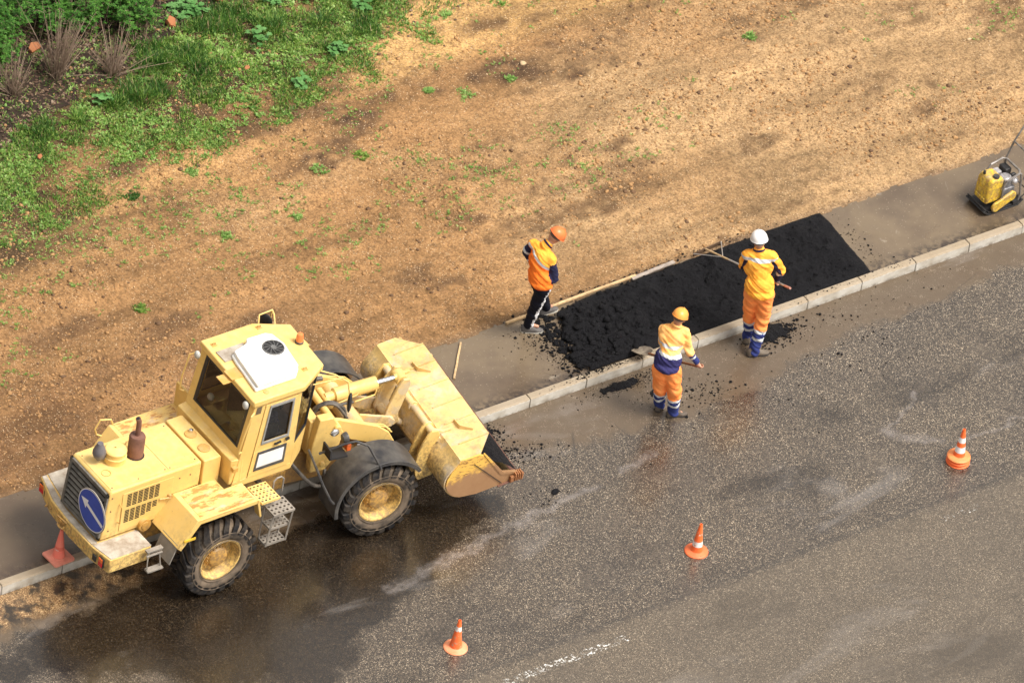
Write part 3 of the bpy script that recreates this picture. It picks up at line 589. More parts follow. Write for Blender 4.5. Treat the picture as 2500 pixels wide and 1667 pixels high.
for (x,y,r,ns,lab) in [(5.95,9.1,.42,60,'leafy green bush at the left photo edge'),(6.55,9.05,.42,60,'leafy green bush in the top left corner, second from the edge'),(7.05,8.75,.40,55,'leafy green bush above the dry shrub'),(6.35,8.55,.34,40,'low leafy bush just behind the dry shrub'),
        (7.6,8.75,.36,40,'leafy green bush at the top edge right of the corner thicket'),(5.6,8.7,.26,26,'small leafy bush left of the orange brick piece'),(7.2,8.2,.26,22,'sparse leafy bush right of the dry shrub tips'),(8.9,8.6,.3,26,'leafy bush at the top edge beside the brick'),(5.45,8.95,.36,45,'dark leafy bush at the left photo edge below the top corner'),(6.75,8.50,.30,34,'leafy bush hanging over the tips of the dry shrub'),(7.35,8.45,.30,32,'leafy bush above the smaller dry shrub'),(5.2,8.2,.22,18,'low leafy shoots at the left edge beside the thin dry shrub')]: bush(x,y,r,ns,lab)
# dry twiggy shrubs
def dry_shrub(x, y, n, h, lab, lean=(.0,.0), spread=.3):
    z = float(soil_z(np.array([x]),np.array([y]))[0]); root = thing('dry_shrub', (x,y,z), lab, 'dry shrub', 'dry twiggy shrubs'); b = B()
    for k in range(n):
        a = random.uniform(0,6.283); s = abs(random.gauss(0,spread)); hh = h*random.uniform(.45,1.1); r0 = random.uniform(0,.09)
        p0 = Vector((math.cos(a)*r0, math.sin(a)*r0, 0)); p2 = Vector((math.cos(a)*s+lean[0]*hh, math.sin(a)*s+lean[1]*hh, hh)); p1 = p0.lerp(p2,.5)+Vector((0,0,.06*hh))
        b.tube([p0,p1,p2], [.005,.004,.002], 3)
        for q in range(3):
            t = random.uniform(.4,.95); c = p0.lerp(p2,t); b.tube([c, c+Vector((random.gauss(0,.05),random.gauss(0,.05),random.uniform(.03,.12)))], [.0018,.0009], 3)
    b.build('twigs', TW, root, origin=(0,0,0), smooth=False); return root
dry_shrub(5.85,7.82,120,.75,'big dry twiggy shrub right of the orange brick piece',(.15,.1),.26); dry_shrub(6.50,7.55,70,.5,'smaller dry shrub with spread branches right of the big one',(.1,.1),.30)
dry_shrub(5.15,7.75,50,.5,'thin dry shrub at the left photo edge',(.0,.1),.26); dry_shrub(6.6,8.6,26,.95,'tall bare stems rising from the leafy bushes',(.05,.05),.25)
# broken brick pieces
MBR = stone_mat('fired_brick', (.27,.095,.04), (.38,.16,.07), 8)
for (x,y,s,r,lab) in [(5.87,8.42,.11,.3,'orange brick piece beside the big dry shrub'),(7.74,8.12,.11,1.2,'triangular orange brick piece lying on dead leaves'),(8.58,8.30,.12,2.3,'orange brick piece at the top edge of the photo'),
                      (4.75,6.55,.05,.6,'small orange brick crumb on soil at the left'),(8.1,6.9,.05,.2,'small orange brick crumb in the green grass')]:
    b = B(); b.prism([(-s*.8,-s*.4),(s*.5,-s*.6),(s*.8,s*.1),(s*.1,s*.62),(-s*.7,s*.3)], 0, s*.5, 'z'); o = b.build('brick_piece', MBR, bev=.006)
    o.location = (x,y,float(soil_z(np.array([x]),np.array([y]))[0])+.03); o.rotation_euler = (R(18),R(-12),r); tag(o, lab, 'brick', 'broken brick pieces')
# ================================================================ wheel loader
def paint(name, c1=(.72,.47,.135), c2=(.80,.57,.20), dirt=.35, rust=0, rough=.42, scuff=0):
    n = NT(name, rough=rough, spec=.4)
    c = n.mix(n.ramp(n.noise(1.6,4,.6), [(.3,0),(.7,1)]), c1, c2)
    g = n.math('MULTIPLY', n.ramp(n.noise(6, 6, .68), [(.52,0),(.72,1)]), dirt)
    c = n.mix(g, c, (.40,.27,.13))
    s = n.math('MULTIPLY', n.ramp(n.noise(38, 3, .6), [(.66,0),(.72,1)]), .5); c = n.mix(s, c, (.33,.17,.06))
    px, py, pzz = n.sep(n.pos); mud = n.math('MULTIPLY', n.ramp(n.math('ADD', pzz, n.math('MULTIPLY', n.noise(4,5,.65), .9)), [(.0,1),(1.0,1),(1.0,0)]) if False else n.ramp(n.math('SUBTRACT', 1.55, n.math('ADD', pzz, n.math('MULTIPLY', n.noise(4,5,.65), .9))), [(.0,0),(.35,1)]), n.ramp(n.noise(22,5,.7), [(.42,0),(.58,1)])); c = n.mix(n.math('MULTIPLY', mud, .75), c, (.20,.125,.065))
    nx, ny, nz = n.sep(n.g.outputs['Normal'])
    dz = n.math('MULTIPLY', n.ramp(nz, [(.5,0),(.9,1)]), n.ramp(n.noise(11,5,.7), [(.42,0),(.75,.45)])); c = n.mix(dz, c, (.62,.50,.33))
    if scuff:
        c = n.mix(n.math('MULTIPLY', n.ramp(n.noise(3.2,7,.68,dist=.5), [(.50,0),(.60,1)]), scuff), c, n.mix(n.noise(14,4), (.40,.35,.29), (.60,.54,.45)))
    if rust:
        st = n.mapv(n.pos, scale=(.35,1,1)); r = n.ramp(n.noise(15, 6, .72, vec=st), [(.5,0),(.58,1)]); c = n.mix(n.math('MULTIPLY', r, rust), c, n.mix(n.noise(50,3), (.30,.10,.03), (.60,.30,.08)))
        r2 = n.ramp(n.noise(7, 6, .7, vec=st), [(.55,0),(.66,1)]); c = n.mix(n.math('MULTIPLY', r2, rust*.7), c, (.55,.50,.44))
    n.set('Base Color', c); n.set('Roughness', n.ramp(n.noise(8,3), [(.3,rough-.08),(.7,rough+.2)])); n.bump(n.noise(60,4,.6), .08, .003); return n.m
YEL = paint('yellow_paint'); YELD = paint('yellow_paint_dirty', (.50,.27,.06), (.62,.37,.10), .7); YELR = paint('worn_yellow_paint', rust=.9)
YELB = paint('dusty_bucket_paint', (.66,.45,.16), (.76,.56,.25), .9, scuff=.6)
def m_side():
    n = NT('scraped_bucket_side', rough=.45, spec=.4); x,y,z = n.sep(n.pos)
    e = n.math('ADD', n.math('ADD', z, n.math('MULTIPLY', x, -.30)), n.math('MULTIPLY', n.math('SUBTRACT', n.noise(9,6,.7), .5), .45))
    f = n.ramp(n.math('ADD', e, 1.2), [(.20,1),(.30,0)])
    yl = n.mix(n.ramp(n.noise(26,5,.75,vec=n.mapv(n.pos,scale=(.4,1,1.6))), [(.56,0),(.60,1)]), (.78,.47,.10), (.22,.10,.04))
    st = n.mix(n.noise(6,5,.6), (.30,.15,.07), (.48,.29,.15)); c = n.mix(f, yl, st); n.set('Base Color', c); n.set('Metallic', n.math('MULTIPLY', f, .35)); return n.m
SIDE = m_side()
def rubber():
    n = NT('tyre_rubber', rough=.75, spec=.3); c = n.mix(n.ramp(n.noise(9,6,.7), [(.42,0),(.62,1)]), (.009,.009,.011), (.05,.041,.033)); n.set('Base Color', c); n.bump(n.noise(70,4), .3, .004); return n.m
RUB = rubber()
def sidew():
    n = NT('dusty_sidewall', rough=.8, spec=.25); c = n.mix(n.ramp(n.noise(5,6,.65), [(.34,0),(.6,1)]), (.045,.038,.032), (.19,.145,.105)); n.set('Base Color', c); n.bump(n.noise(50,5,.7), .5, .006); return n.m
SWALL = sidew()
def simple(name, c, rough=.5, metal=0, var=.25, sc=9, spec=.4, c2=None):
    n = NT(name, rough=rough, metal=metal, spec=spec); d = c2 or tuple(k*(1-var) for k in c); n.set('Base Color', n.mix(n.ramp(n.noise(sc,5,.65),[(.35,0),(.65,1)]), d, c)); n.bump(n.noise(80,3),.06,.002); return n.m
BLK = simple('black_steel', (.025,.025,.027), .5); DKG = simple('dark_grey_plastic', (.030,.030,.034), .38, c2=(.095,.088,.08), sc=5); GRY = simple('dusty_grey_steel', (.30,.27,.235), .6, .0, .3)
TREAD = simple('worn_tread_plate', (.50,.46,.40), .6, c2=(.27,.22,.17), sc=7); RST = simple('rusty_muffler', (.23,.115,.085), .6, .2, .45, 6); CHR = simple('chromed_steel', (.75,.75,.75), .15, 1, .05)
WHT = simple('white_plastic', (.86,.86,.84), .35, c2=(.74,.74,.72), sc=3); RED = simple('red_lens', (.65,.02,.03), .2); ORG = simple('orange_lens', (.85,.16,.03), .25); BLU = simple('sign_blue', (.035,.085,.48), .4, var=.15); SWH = simple('sign_white', (.82,.84,.88), .4, var=.08)
BRN = simple('cab_floor', (.42,.28,.15), .7); SEAT = simple('seat_fabric', (.03,.03,.035), .8); HOSE = simple('black_hose', (.045,.042,.04), .5, c2=(.14,.12,.10), sc=12); RUSTO = simple('rusty_edge_steel', (.42,.18,.07), .6, c2=(.22,.09,.04), sc=20)
def m_glass():
    n = NT('cab_glass'); t = n.t; tr = t.nodes.new('ShaderNodeBsdfTransparent'); tr.inputs[0].default_value = (.80,.78,.72,1); gl = t.nodes.new('ShaderNodeBsdfGlossy'); gl.inputs['Roughness'].default_value = .02
    fr = t.nodes.new('ShaderNodeFresnel'); fr.inputs[0].default_value = 1.5; ms = t.nodes.new('ShaderNodeMixShader'); t.links.new(fr.outputs[0], ms.inputs[0]); t.links.new(tr.outputs[0], ms.inputs[1]); t.links.new(gl.outputs[0], ms.inputs[2]); t.links.new(ms.outputs[0], t.nodes['Material Output'].inputs[0]); return n.m
GLASS = m_glass()
LD = thing('wheel_loader', (3.4,-.17,0), 'yellow articulated wheel loader with a raised bucket of black asphalt, parked along the kerb', 'wheel loader')
PH = R(-8); FT = Matrix.Translation((5.5,-.2,0)) @ Matrix.Rotation(PH, 4, 'Z')   # front frame: x forward, y left
# ---- wheels
def make_wheel(c, T=None, rotz=0, proto=None):
    """wheel centre c is on the outer face, axis along +y pointing inward"""
    if proto: return None
WR = .515
wheel = thing('wheel', (0,0,0), None, None)
def tyre_mesh():
    b = B(); w2 = .19; prof = [(.285,-w2+.03),(.33,-w2-.004),(.40,-w2-.008),(.445,-w2+.015),(.472,-w2+.05),(.478,0),(.472,w2-.05),(.445,w2-.015),(.40,w2+.008),(.33,w2+.004),(.285,w2-.03)]
    b.lathe(prof, (0,0,0), (0,1,0), 64, 0)
    for (rr, yy) in ((.30,-w2-.004),(.415,-w2-.012)): b.tube([(math.cos(t)*rr, yy, math.sin(t)*rr) for t in np.linspace(0,6.283,65)[:-1]], .006, 5, 0, closed=True)
    N = 21
    for side in (-1, 1):
        for k in range(N):
            t0 = 6.2832*(k + (.5 if side > 0 else 0))/N; vs = []
            rows = [(.0, .470, .512, 0), (.35, .468, .515, .06), (.75, .455, .512, .17), (1.0, .43, .500, .25), (1.08, .385, .462, .275)]
            for (u, r0, r1, da) in rows:
                yy = side*u*w2
                hw = .030/r1*(1.0+.25*u)
                for (rr, dd) in ((r0,-hw*1.25),(r1,-hw),(r1,hw),(r0,hw*1.25)):
                    a = t0+da+dd; vs.append((math.cos(a)*rr, yy, math.sin(a)*rr))
            fs = [(0,1,2,3),(len(vs)-1,len(vs)-2,len(vs)-3,len(vs)-4)]
            for i in range(len(rows)-1):
                for j in range(4): a0 = i*4+j; a1 = i*4+(j+1)%4; fs.append((a0,a1,a1+4,a0+4))
            b.add(vs, fs, 1)
    return b
ty = tyre_mesh().build('tyre', [SWALL, RUB], wheel, sharp=40)
b = B(); b.lathe([(.292,-.165),(.285,-.178),(.268,-.178),(.262,-.15),(.245,-.09),(.235,-.03),(.16,-.015),(.16,.0)], (0,0,0), (0,1,0), 48)
b.lathe([(.292,.165),(.285,.178),(.262,.15),(.235,.05),(.0,.05)], (0,0,0), (0,1,0), 32); rim = b.build('rim', YEL, wheel)
b = B(); b.lathe([(.16,-.02),(.16,-.075),(.135,-.095),(.12,-.13),(.085,-.145),(.0,-.145)], (0,0,0), (0,1,0), 32)
for k in range(20): a = 6.283*k/20; b.cyl((math.cos(a)*.140,-.07,math.sin(a)*.140),(math.cos(a)*.140,-.11,math.sin(a)*.140),.010,n=6)
hub = b.build('hub', YELD, wheel)
wheel.parent = LD
def put_wheel(wobj, p, rz, spin):
    wobj.location = Vector(p)-Vector(LD.location); wobj.rotation_euler = (0, spin, rz)
    wobj.rotation_mode = 'XYZ'
put_wheel(wheel, (2.30,-.935,WR), 0, .2)
for (p, rz, sp) in [((2.32,.60,WR+.128), math.pi, .7)]:
    c = copy_tree(wheel, LD); put_wheel(c, p, rz, sp)
fw = FT @ Vector((-.765,-.84,WR)); c = copy_tree(wheel, LD); put_wheel(c, fw, PH, 1.1)
fw = FT @ Vector((-.765,.78,WR+.10)); c = copy_tree(wheel, LD); put_wheel(c, fw, PH+math.pi, 2.0)
# ---- rear chassis
b = B(); b.boxb(.95,3.3,-.42,.12,.55,1.02); b.boxb(1.0,2.9,-.50,.20,1.0,1.25); b.cyl((2.3,-.75,WR),(2.3,.45,WR+.1),.11); b.boxb(2.1,2.5,-.35,.05,.35,.6)
b.boxb(3.2,3.75,-.30,-.02,.45,.72); b.boxb(3.2,3.6,-.30,-.02,1.0,1.2); b.cyl((3.62,-.16,.4),(3.62,-.16,1.25),.07)
b.build('rear_chassis', YELD, LD, bev=.01)
b = B(); b.cyl((1.50,-.62,.98),(1.50,-.50,.98),.085); b.cyl((1.5,-.63,.98),(1.5,-.60,.98),.05); b.build('side_drum', YELD, LD)
# ---- counterweight
cw = [(1.42,-.89),(.84,-.89),(.785,-.60),(.775,-.10),(.81,.33),(.93,.74),(1.40,.74)]
b = B(); b.prism(cw, .70, .905, 'z'); CWO = b.build('counterweight', YEL, LD, bev=.012)
def inset(poly, d):
    cx = sum(p[0] for p in poly)/len(poly); cy = sum(p[1] for p in poly)/len(poly); return [(cx+(x-cx)*(1-d), cy+(y-cy)*(1-d)) for x, y in poly]
b = B(); b.prism([(1.42,-.885),(.86,-.885),(.80,-.575),(1.42,-.575)], .907, .915, 'z'); b.build('tread_plate', TREAD, LD, bev=.002)
b = B(); b.prism([(.875,-.565),(.80,-.565),(.79,-.10),(.825,.32),(.94,.725),(1.0,.725),(.90,.25),(.875,.1)], .907, .914, 'z'); b.build('tread_plate', TREAD, LD)
b = B(); b.prism([(1.38,.245),(.93,.245),(1.02,.73),(1.38,.73)], .907, .915, 'z'); b.build('tread_plate', TREAD, LD)
def lamp(p0, p1, zc, h=.13):
    d = Vector((p1[0]-p0[0], p1[1]-p0[1], 0)); c = Vector(((p0[0]+p1[0])/2, (p0[1]+p1[1])/2, zc)); nrm = Vector((-abs(d.y), d.x*(1 if d.y<0 else -1), 0)).normalized()
    b = B(); L_ = d.length; rot = Matrix((d.normalized(), nrm, Vector((0,0,1)))).transposed().to_quaternion()
    class Q: pass
    b.box(c+nrm*.006, (L_, .02, h), rot); ho = b.build('tail_lamp', BLK, LD, bev=.003)
    b = B(); b.box(c+nrm*.016+Vector((0,0,-h*.24)), (L_*.8, .022, h*.42), rot); b.build('red_lens', RED, ho, bev=.004, origin=tuple(LD.location))
    b = B(); b.box(c+nrm*.016+Vector((0,0,h*.22)), (L_*.8, .022, h*.42), rot); b.build('orange_lens', ORG, ho, bev=.004, origin=tuple(LD.location))
lamp((.825,-.815),(.805,-.725),.80); lamp((.93,.70),(.895,.60),.80)
b = B(); b.boxb(.77,.785,-.70,-.63,.755,.84); b.boxb(.875,.89,.50,.57,.755,.84); build_loose(b, 'lamp_recess', BLK, LD, bev=.004)
b = B(); b.prism([(-.08,.88),(.12,.86),(.02,.76)], .755, .775, 'x'); b.tube([(.76,-.05,.80),(.735,-.05,.78),(.73,.0,.765),(.735,.06,.775),(.765,.07,.80)], .012, 6); b.cyl((.765,.03,.83),(.745,.03,.83),.022); b.build('tow_hook', YELD, LD)
b = B()
for y, z in ((-.45,.80),(-.3,.86),(.18,.86),(.3,.80),(-.2,.75),(.4,.76)):
    xx = .775 if y < 0 else .80; b.cyl((xx+.02,y,z),(xx-.012,y,z),.013,n=6)
build_loose(b, 'bolt', YELD, LD)
# ---- engine hood
HX0, HX1, HY0, HY1, HZ0, HZ1 = .93, 2.25, -.57, .24, .93, 1.64
b = B(); b.prism([(.90,HZ0),(.965,HZ1-.03),(.99,HZ1),(HX1,HZ1),(HX1,HZ0+.35),(1.75,HZ0+.33),(1.6,HZ0)], HY0, HY1, 'y'); HOOD = b.build('engine_hood', YEL, LD, bev=.022, bseg=3)
b = B(); b.boxb(1.00,1.80,-.525,.17,HZ1+.001,HZ1+.006); b.boxb(1.812,2.22,-.525,.19,HZ1+.001,HZ1+.006); b.build('hood_lid', YEL, HOOD, bev=.004, origin=tuple(LD.location))
b = B(); b.boxb(1.15,1.86,HY0-.008,HY0-.001,HZ0+.06,HZ1-.08); sd_ = b.build('side_door', YEL, HOOD, bev=.003, origin=tuple(LD.location))
b = B()   # louvre slots, their inner darkness painted as flat black quads on the door
for blk, (zt, rows) in enumerate(((1.525, 8),(1.285, 8))):
    for cidx in range(6):
        for r_ in range(rows):
            xx = 1.215+cidx*.078 - (.012 if blk else 0); zz = zt - r_*.0245
            if blk and (cidx*1.3 + r_ > 10.2): continue
            b.add([(xx,HY0-.0095,zz-.0085),(xx+.062,HY0-.0095,zz-.0085),(xx+.062,HY0-.0095,zz+.0085),(xx,HY0-.0095,zz+.0085)], [(0,1,2,3)])
b.build('vent_slots', simple('vent_void',(.008,.008,.008),.9), HOOD, origin=tuple(LD.location), smooth=False)
b = B(); b.tube([(1.12,HY0-.0,1.42),(1.12,HY0-.05,1.40),(1.12,HY0-.05,1.16),(1.12,HY0-.0,1.14)], .008, 6); b.tube([(1.68,HY0-.02,1.29),(1.82,HY0-.05,1.29)], .012, 6); b.cyl((1.82,HY0-.0,1.30),(1.82,HY0-.055,1.30),.022); build_loose(b, 'door_handle', YELD, HOOD, origin=tuple(LD.location))
b = B()
for x_,y_ in ((1.03,-.50),(1.03,.14),(1.77,-.50),(1.77,.14),(1.84,-.50),(2.19,-.50),(1.84,.16),(2.19,.16),(1.40,-.50)): b.cyl((x_,y_,HZ1+.005),(x_,y_,HZ1+.010),.009,n=8)
for x_,z_ in ((1.0,1.05),(1.0,1.35),(1.0,1.55),(1.95,1.5),(2.1,1.5)): b.cyl((x_,HY0,z_),(x_,HY0-.007,z_),.009,n=8)
build_loose(b, 'bolt', RST, HOOD, origin=tuple(LD.location))
# grille on the sloping rear end
b = B()
def gp(y, z, off): return (.90+(z-HZ0)*.094-off, y, z)
gz0, gz1 = HZ0+.01, HZ1-.03
for (y0,y1,z0,z1) in ((HY0+.005,HY0+.045,gz0,gz1),(HY1-.045,HY1-.005,gz0,gz1),(HY0+.005,HY1-.005,gz1-.045,gz1),(HY0+.005,HY1-.005,gz0,gz0+.04)):
    v = [gp(y,z,o_) for o_ in (0.003,.030) for z in (z0,z1) for y in (y0,y1)]; b.add(v, [(0,2,3,1),(4,5,7,6),(0,1,5,4),(2,6,7,3),(0,4,6,2),(1,3,7,5)])
v = [gp(HY0+.04,gz0,.002),gp(HY1-.04,gz0,.002),gp(HY1-.04,gz1,.002),gp(HY0+.04,gz1,.002)]; b.add(v, [(0,3,2,1)], 1)
for k in range(9):
    zz = gz0+.065+k*.070; p0 = Vector(gp(HY0+.045,zz,.012)); p1 = Vector(gp(HY1-.045,zz,.012)); b.bar(p0, p1, .034, .012, upv=(-.5,0,.85), m=0)
b.build('grille', [simple('grille_grey',(.20,.19,.165),.55,c2=(.10,.095,.085)), BLK], HOOD, origin=tuple(LD.location), bev=.003)
# muffler and exhaust
b = B(); b.lathe([(.0,1.645),(.098,1.645),(.098,1.93),(.088,1.95),(.0,1.955)], (1.60,-.12,0), (0,0,1), 28); MUF = b.build('muffler', RST, LD)
b = B(); b.tube([(1.60,-.12,1.95),(1.60,-.12,2.10),(1.595,-.12,2.16),(1.575,-.12,2.21)], .032, 12); b.cyl((1.576,-.12,2.205),(1.572,-.12,2.214),.021,n=12,m=1); b.build('exhaust_pipe', [RST,BLK], MUF, origin=tuple(LD.location))
b = B(); b.lathe([(.0,1.646),(.112,1.646),(.112,1.652),(.0,1.652)], (1.6,-.12,0), n=24); b.build('exhaust_collar', BLK, LD)
# air cleaner and pre-cleaner bowl
b = B(); b.lathe([(.130,1.645),(.132,1.71),(.140,1.715),(.140,1.735),(.128,1.74),(.128,1.79),(.136,1.795),(.136,1.81),(.120,1.825),(.0,1.84)], (1.33,-.09,0), (0,0,1), 32); b.cyl((1.33,-.09,1.84),(1.33,-.09,1.855),.012); AIR = b.build('air_cleaner', YEL, LD)
b = B(); b.lathe([(.0,1.73),(.06,1.74),(.082,1.79),(.080,1.83),(.062,1.88),(.042,1.92),(.036,1.945),(.0,1.945)], (1.13,-.045,0), (0,0,1), 24); b.cyl((1.13,-.045,1.70),(1.13,-.045,1.77),.03); b.cyl((1.13,-.045,1.72),(1.24,-.07,1.72),.03); b.build('pre_cleaner', simple('smoked_plastic',(.16,.15,.16),.35), AIR, origin=tuple(LD.location))
b = B(); b.tube([(1.11+math.cos(t)*.055,-.25+math.sin(t)*.055,1.652) for t in np.linspace(0,6.283,25)[:-1]], .003, 5, closed=True); b.tube([(1.70+dx,-.02+.1,1.65+dz) for dx,dz in ((-.1,0),(-.1,.04),(.1,.04),(.1,0))], .006, 6)
build_loose(b, 'lid_handle', YELD, LD)
# fuel tank with round covers
b = B(); b.prism([(2.275,1.05),(2.275,1.64),(2.50,1.64),(2.52,1.62),(2.52,1.05)], -.58, .25, 'y'); TNK = b.build('fuel_tank', YEL, LD, bev=.018)
for y in (-.10,-.38):
    b = B()
    b.lathe([(.075,1.641),(.075,1.652),(.070,1.656),(.0,1.656)], (2.40,y,0), (0,0,1), 28)
    for k in range(8): a = 6.283*k/8; b.cyl((2.40+math.cos(a)*.062,y+math.sin(a)*.062,1.655),(2.40+math.cos(a)*.062,y+math.sin(a)*.062,1.661),.005,n=6)
    b.build('tank_cover', YELD, TNK, origin=tuple(LD.location))
b = B(); b.lathe([(.0,1.655),(.028,1.655),(.026,1.69),(.0,1.70)], (2.42,-.075,0), n=16); b.build('filler_cap', CHR, TNK, origin=tuple(LD.location))
# ---- direction sign
SC = Vector((.80,-.49,1.385)); b = B(); b.lathe([(.0,.0),(.268,.0),(.280,.004),(.280,.016),(.272,.018)], SC, (-1,0,0), 48, 0); b.lathe([(.272,.018),(.262,.018)], SC, (-1,0,0), 48, 1); b.lathe([(.262,.0175),(.0,.0175)], SC, (-1,0,0), 48, 2)
d = Vector((0,.96,.28)); d.normalize(); pz = Vector((0,-.28,.96)).normalized(); A0 = SC + Vector((-.020,0,0))
def ap(u, v): return A0 + d*u + pz*v
b.add([ap(-.25,-.026),ap(.10,-.026),ap(.10,-.075),ap(.235,0),ap(.10,.075),ap(.10,.026),ap(-.25,.026)], [tuple(range(7))], 1)
SGN = b.build('direction_sign', [GRY, SWH, BLU], LD, sharp=30)
b = B(); b.boxb(.81,.90,-.52,-.46,1.30,1.34); b.boxb(.81,.92,-.52,-.46,1.46,1.50); b.build('sign_bracket', BLK, SGN, origin=tuple(LD.location))
# ---- rear fenders with platform, mud flap
def fender(s, y_in, y_out, dz=0):
    Yi, Yo = (y_in, y_out); lo, hi = min(Yi,Yo), max(Yi,Yo)
    b = B(); b.prism([(1.62,.96+dz),(1.875,1.29+dz),(2.47,1.29+dz),(2.47,1.275+dz),(1.88,1.275+dz),(1.635,.955+dz)], lo, hi, 'y')
    if s < 0: b.boxb(2.47,2.72,-1.12,-.77,1.275+dz,1.29+dz)
    else: b.boxb(2.47,2.80,.40,hi,1.275+dz,1.29+dz)
    yo = Yo; b.prism([(1.62,.96+dz),(1.875,1.292+dz),(2.72,1.292+dz),(2.72,1.235+dz),(1.92,1.225+dz),(1.68,.90+dz)], *(sorted((yo, yo-s*.012))), 'y')
    fo = b.build('fender', YEL, LD, bev=.005)
    b = B(); l2, h2 = (-1.10,-.60) if s < 0 else (.30,.78)
    if s < 0: b.prism([(1.93,-1.10),(2.69,-1.10),(2.69,-.79),(2.45,-.79),(2.45,-.60),(1.95,-.60)], 1.2905, 1.2935, 'z')
    else: b.prism([(1.93,l2),(2.75,l2),(2.75,h2),(1.93,h2)], 1.2905, 1.2935, 'z')
    b.build('worn_tread', YELR, fo, origin=tuple(LD.location)); return fo
fender(-1, -.575, -1.125); fender(1, .25, .80)
b = B(); b.prism([(1.64,.99),(1.655,.985),(1.56,.72),(1.548,.725)], -1.10, -.78, 'y'); b.build('mud_flap', GRY, LD); b = B(); b.prism([(1.64,.99),(1.655,.985),(1.56,.72),(1.548,.725)], .45, .78, 'y'); b.build('mud_flap', GRY, LD)
b = B(); b.boxb(1.70,1.86,-1.14,-1.127,1.03,1.06); b.build('side_reflector', simple('amber_reflector',(.75,.48,.04),.3), LD)
b = B(); b.prism([(2.72,1.29),(2.74,1.29),(2.80,1.02),(2.78,1.0),(2.72,1.23)], -1.13, -1.02, 'y'); b.build('fender_bracket', YEL, LD, bev=.004)
b = B(); b.tube([(1.78,.79,1.17),(1.72,.81,1.20),(1.70,.82,1.28),(1.76,.82,1.40),(1.90,.80,1.37),(1.93,.79,1.29)], .012, 6); b.build('grab_rail', YEL, LD)
b = B(); b.boxb(2.80,2.83,.2,.80,1.28,1.62); b.build('far_side_panel', YEL, LD, bev=.006)
# ---- perforated steps
def perf(b, x0,x1,y0,y1,z,nx,ny,r,th=.03, lip=True):
    cx, cy = (x1-x0)/nx, (y1-y0)/ny
    for i in range(nx):
        for j in range(ny):
            mx, my = x0+(i+.5)*cx, y0+(j+.5)*cy; vs = []; K = 12
            for k in range(K):
                a = 2*math.pi*k/K+math.pi/K; ca, sa = math.cos(a), math.sin(a); q = max(abs(ca)/(cx/2), abs(sa)/(cy/2)); vs.append((mx+ca/q, my+sa/q, z))
            for k in range(K): a = 2*math.pi*k/K+math.pi/K; vs.append((mx+math.cos(a)*r, my+math.sin(a)*r, z))
            for k in range(K): a = 2*math.pi*k/K+math.pi/K; vs.append((mx+math.cos(a)*r, my+math.sin(a)*r, z-.006))
            fs = [(k,(k+1)%K,(k+1)%K+K,k+K) for k in range(K)] + [(k+K,(k+1)%K+K,(k+1)%K+2*K,k+2*K) for k in range(K)]
            # square corners
            b.add(vs, fs); 
            for sx in (-1,1):
                for sy in (-1,1):
                    pass
    # fill the corner slivers with a frame under the holes is not needed; lips:
    if lip:
        b.boxb(x0,x1,y0,y0+.006,z-th,z-.0005); b.boxb(x0,x1,y1-.006,y1,z-th,z-.0005); b.boxb(x0,x0+.006,y0+.006,y1-.006,z-th,z-.0005); b.boxb(x1-.006,x1,y0+.006,y1-.006,z-th,z-.0005)
b = B(); perf(b, 2.79,3.05,-1.12,-.80,1.21,5,5,.016); b.build('step_plate', YEL, LD, sharp=30)
b = B(); perf(b, 2.90,3.20,-1.24,-.98,1.07,5,4,.017); ST = b.build('boarding_step', GRY, LD, sharp=30)
b = B(); perf(b, 2.90,3.19,-1.20,-1.04,.83,5,3,.016); b.build('boarding_step', GRY, LD, sharp=30)
b = B(); perf(b, 2.86,3.15,-1.20,-1.04,.60,5,3,.016); b.build('boarding_step', GRY, LD, sharp=30)
b = B(); b.bar((2.87,-1.20,.57),(2.91,-1.22,1.06),.012,.02); b.bar((3.15,-1.20,.57),(3.19,-1.22,1.06),.012,.02); b.bar((2.87,-1.05,.57),(2.91,-1.03,1.06),.012,.02); b.bar((3.15,-1.05,.57),(3.19,-1.03,1.06),.012,.02)
b.boxb(2.86,2.93,-.98,-.60,.98,1.02); b.boxb(3.10,3.16,-.98,-.50,.98,1.02); build_loose(b, 'step_frame', GRY, LD)
b = B(); b.tube([(3.10,-.90,1.06),(3.10,-.90,1.26),(3.14,-.90,1.30),(3.20,-.90,1.30),(3.24,-.90,1.26),(3.24,-.90,1.06)], .011, 6); b.build('step_handle', GRY, LD)
b = B(); b.boxb(1.30,1.52,-1.04,-.96,.635,.66); b.bar((1.31,-1.0,.65),(1.33,-.96,.93),.015,.015); b.bar((1.50,-1.0,.65),(1.48,-.96,.93),.015,.015); b.boxb(1.30,1.52,-.99,-.93,.90,.925); b.boxb(1.30,1.52,-.99,-.96,.84,.86); b.build('rear_ladder', GRY, LD, bev=.003)
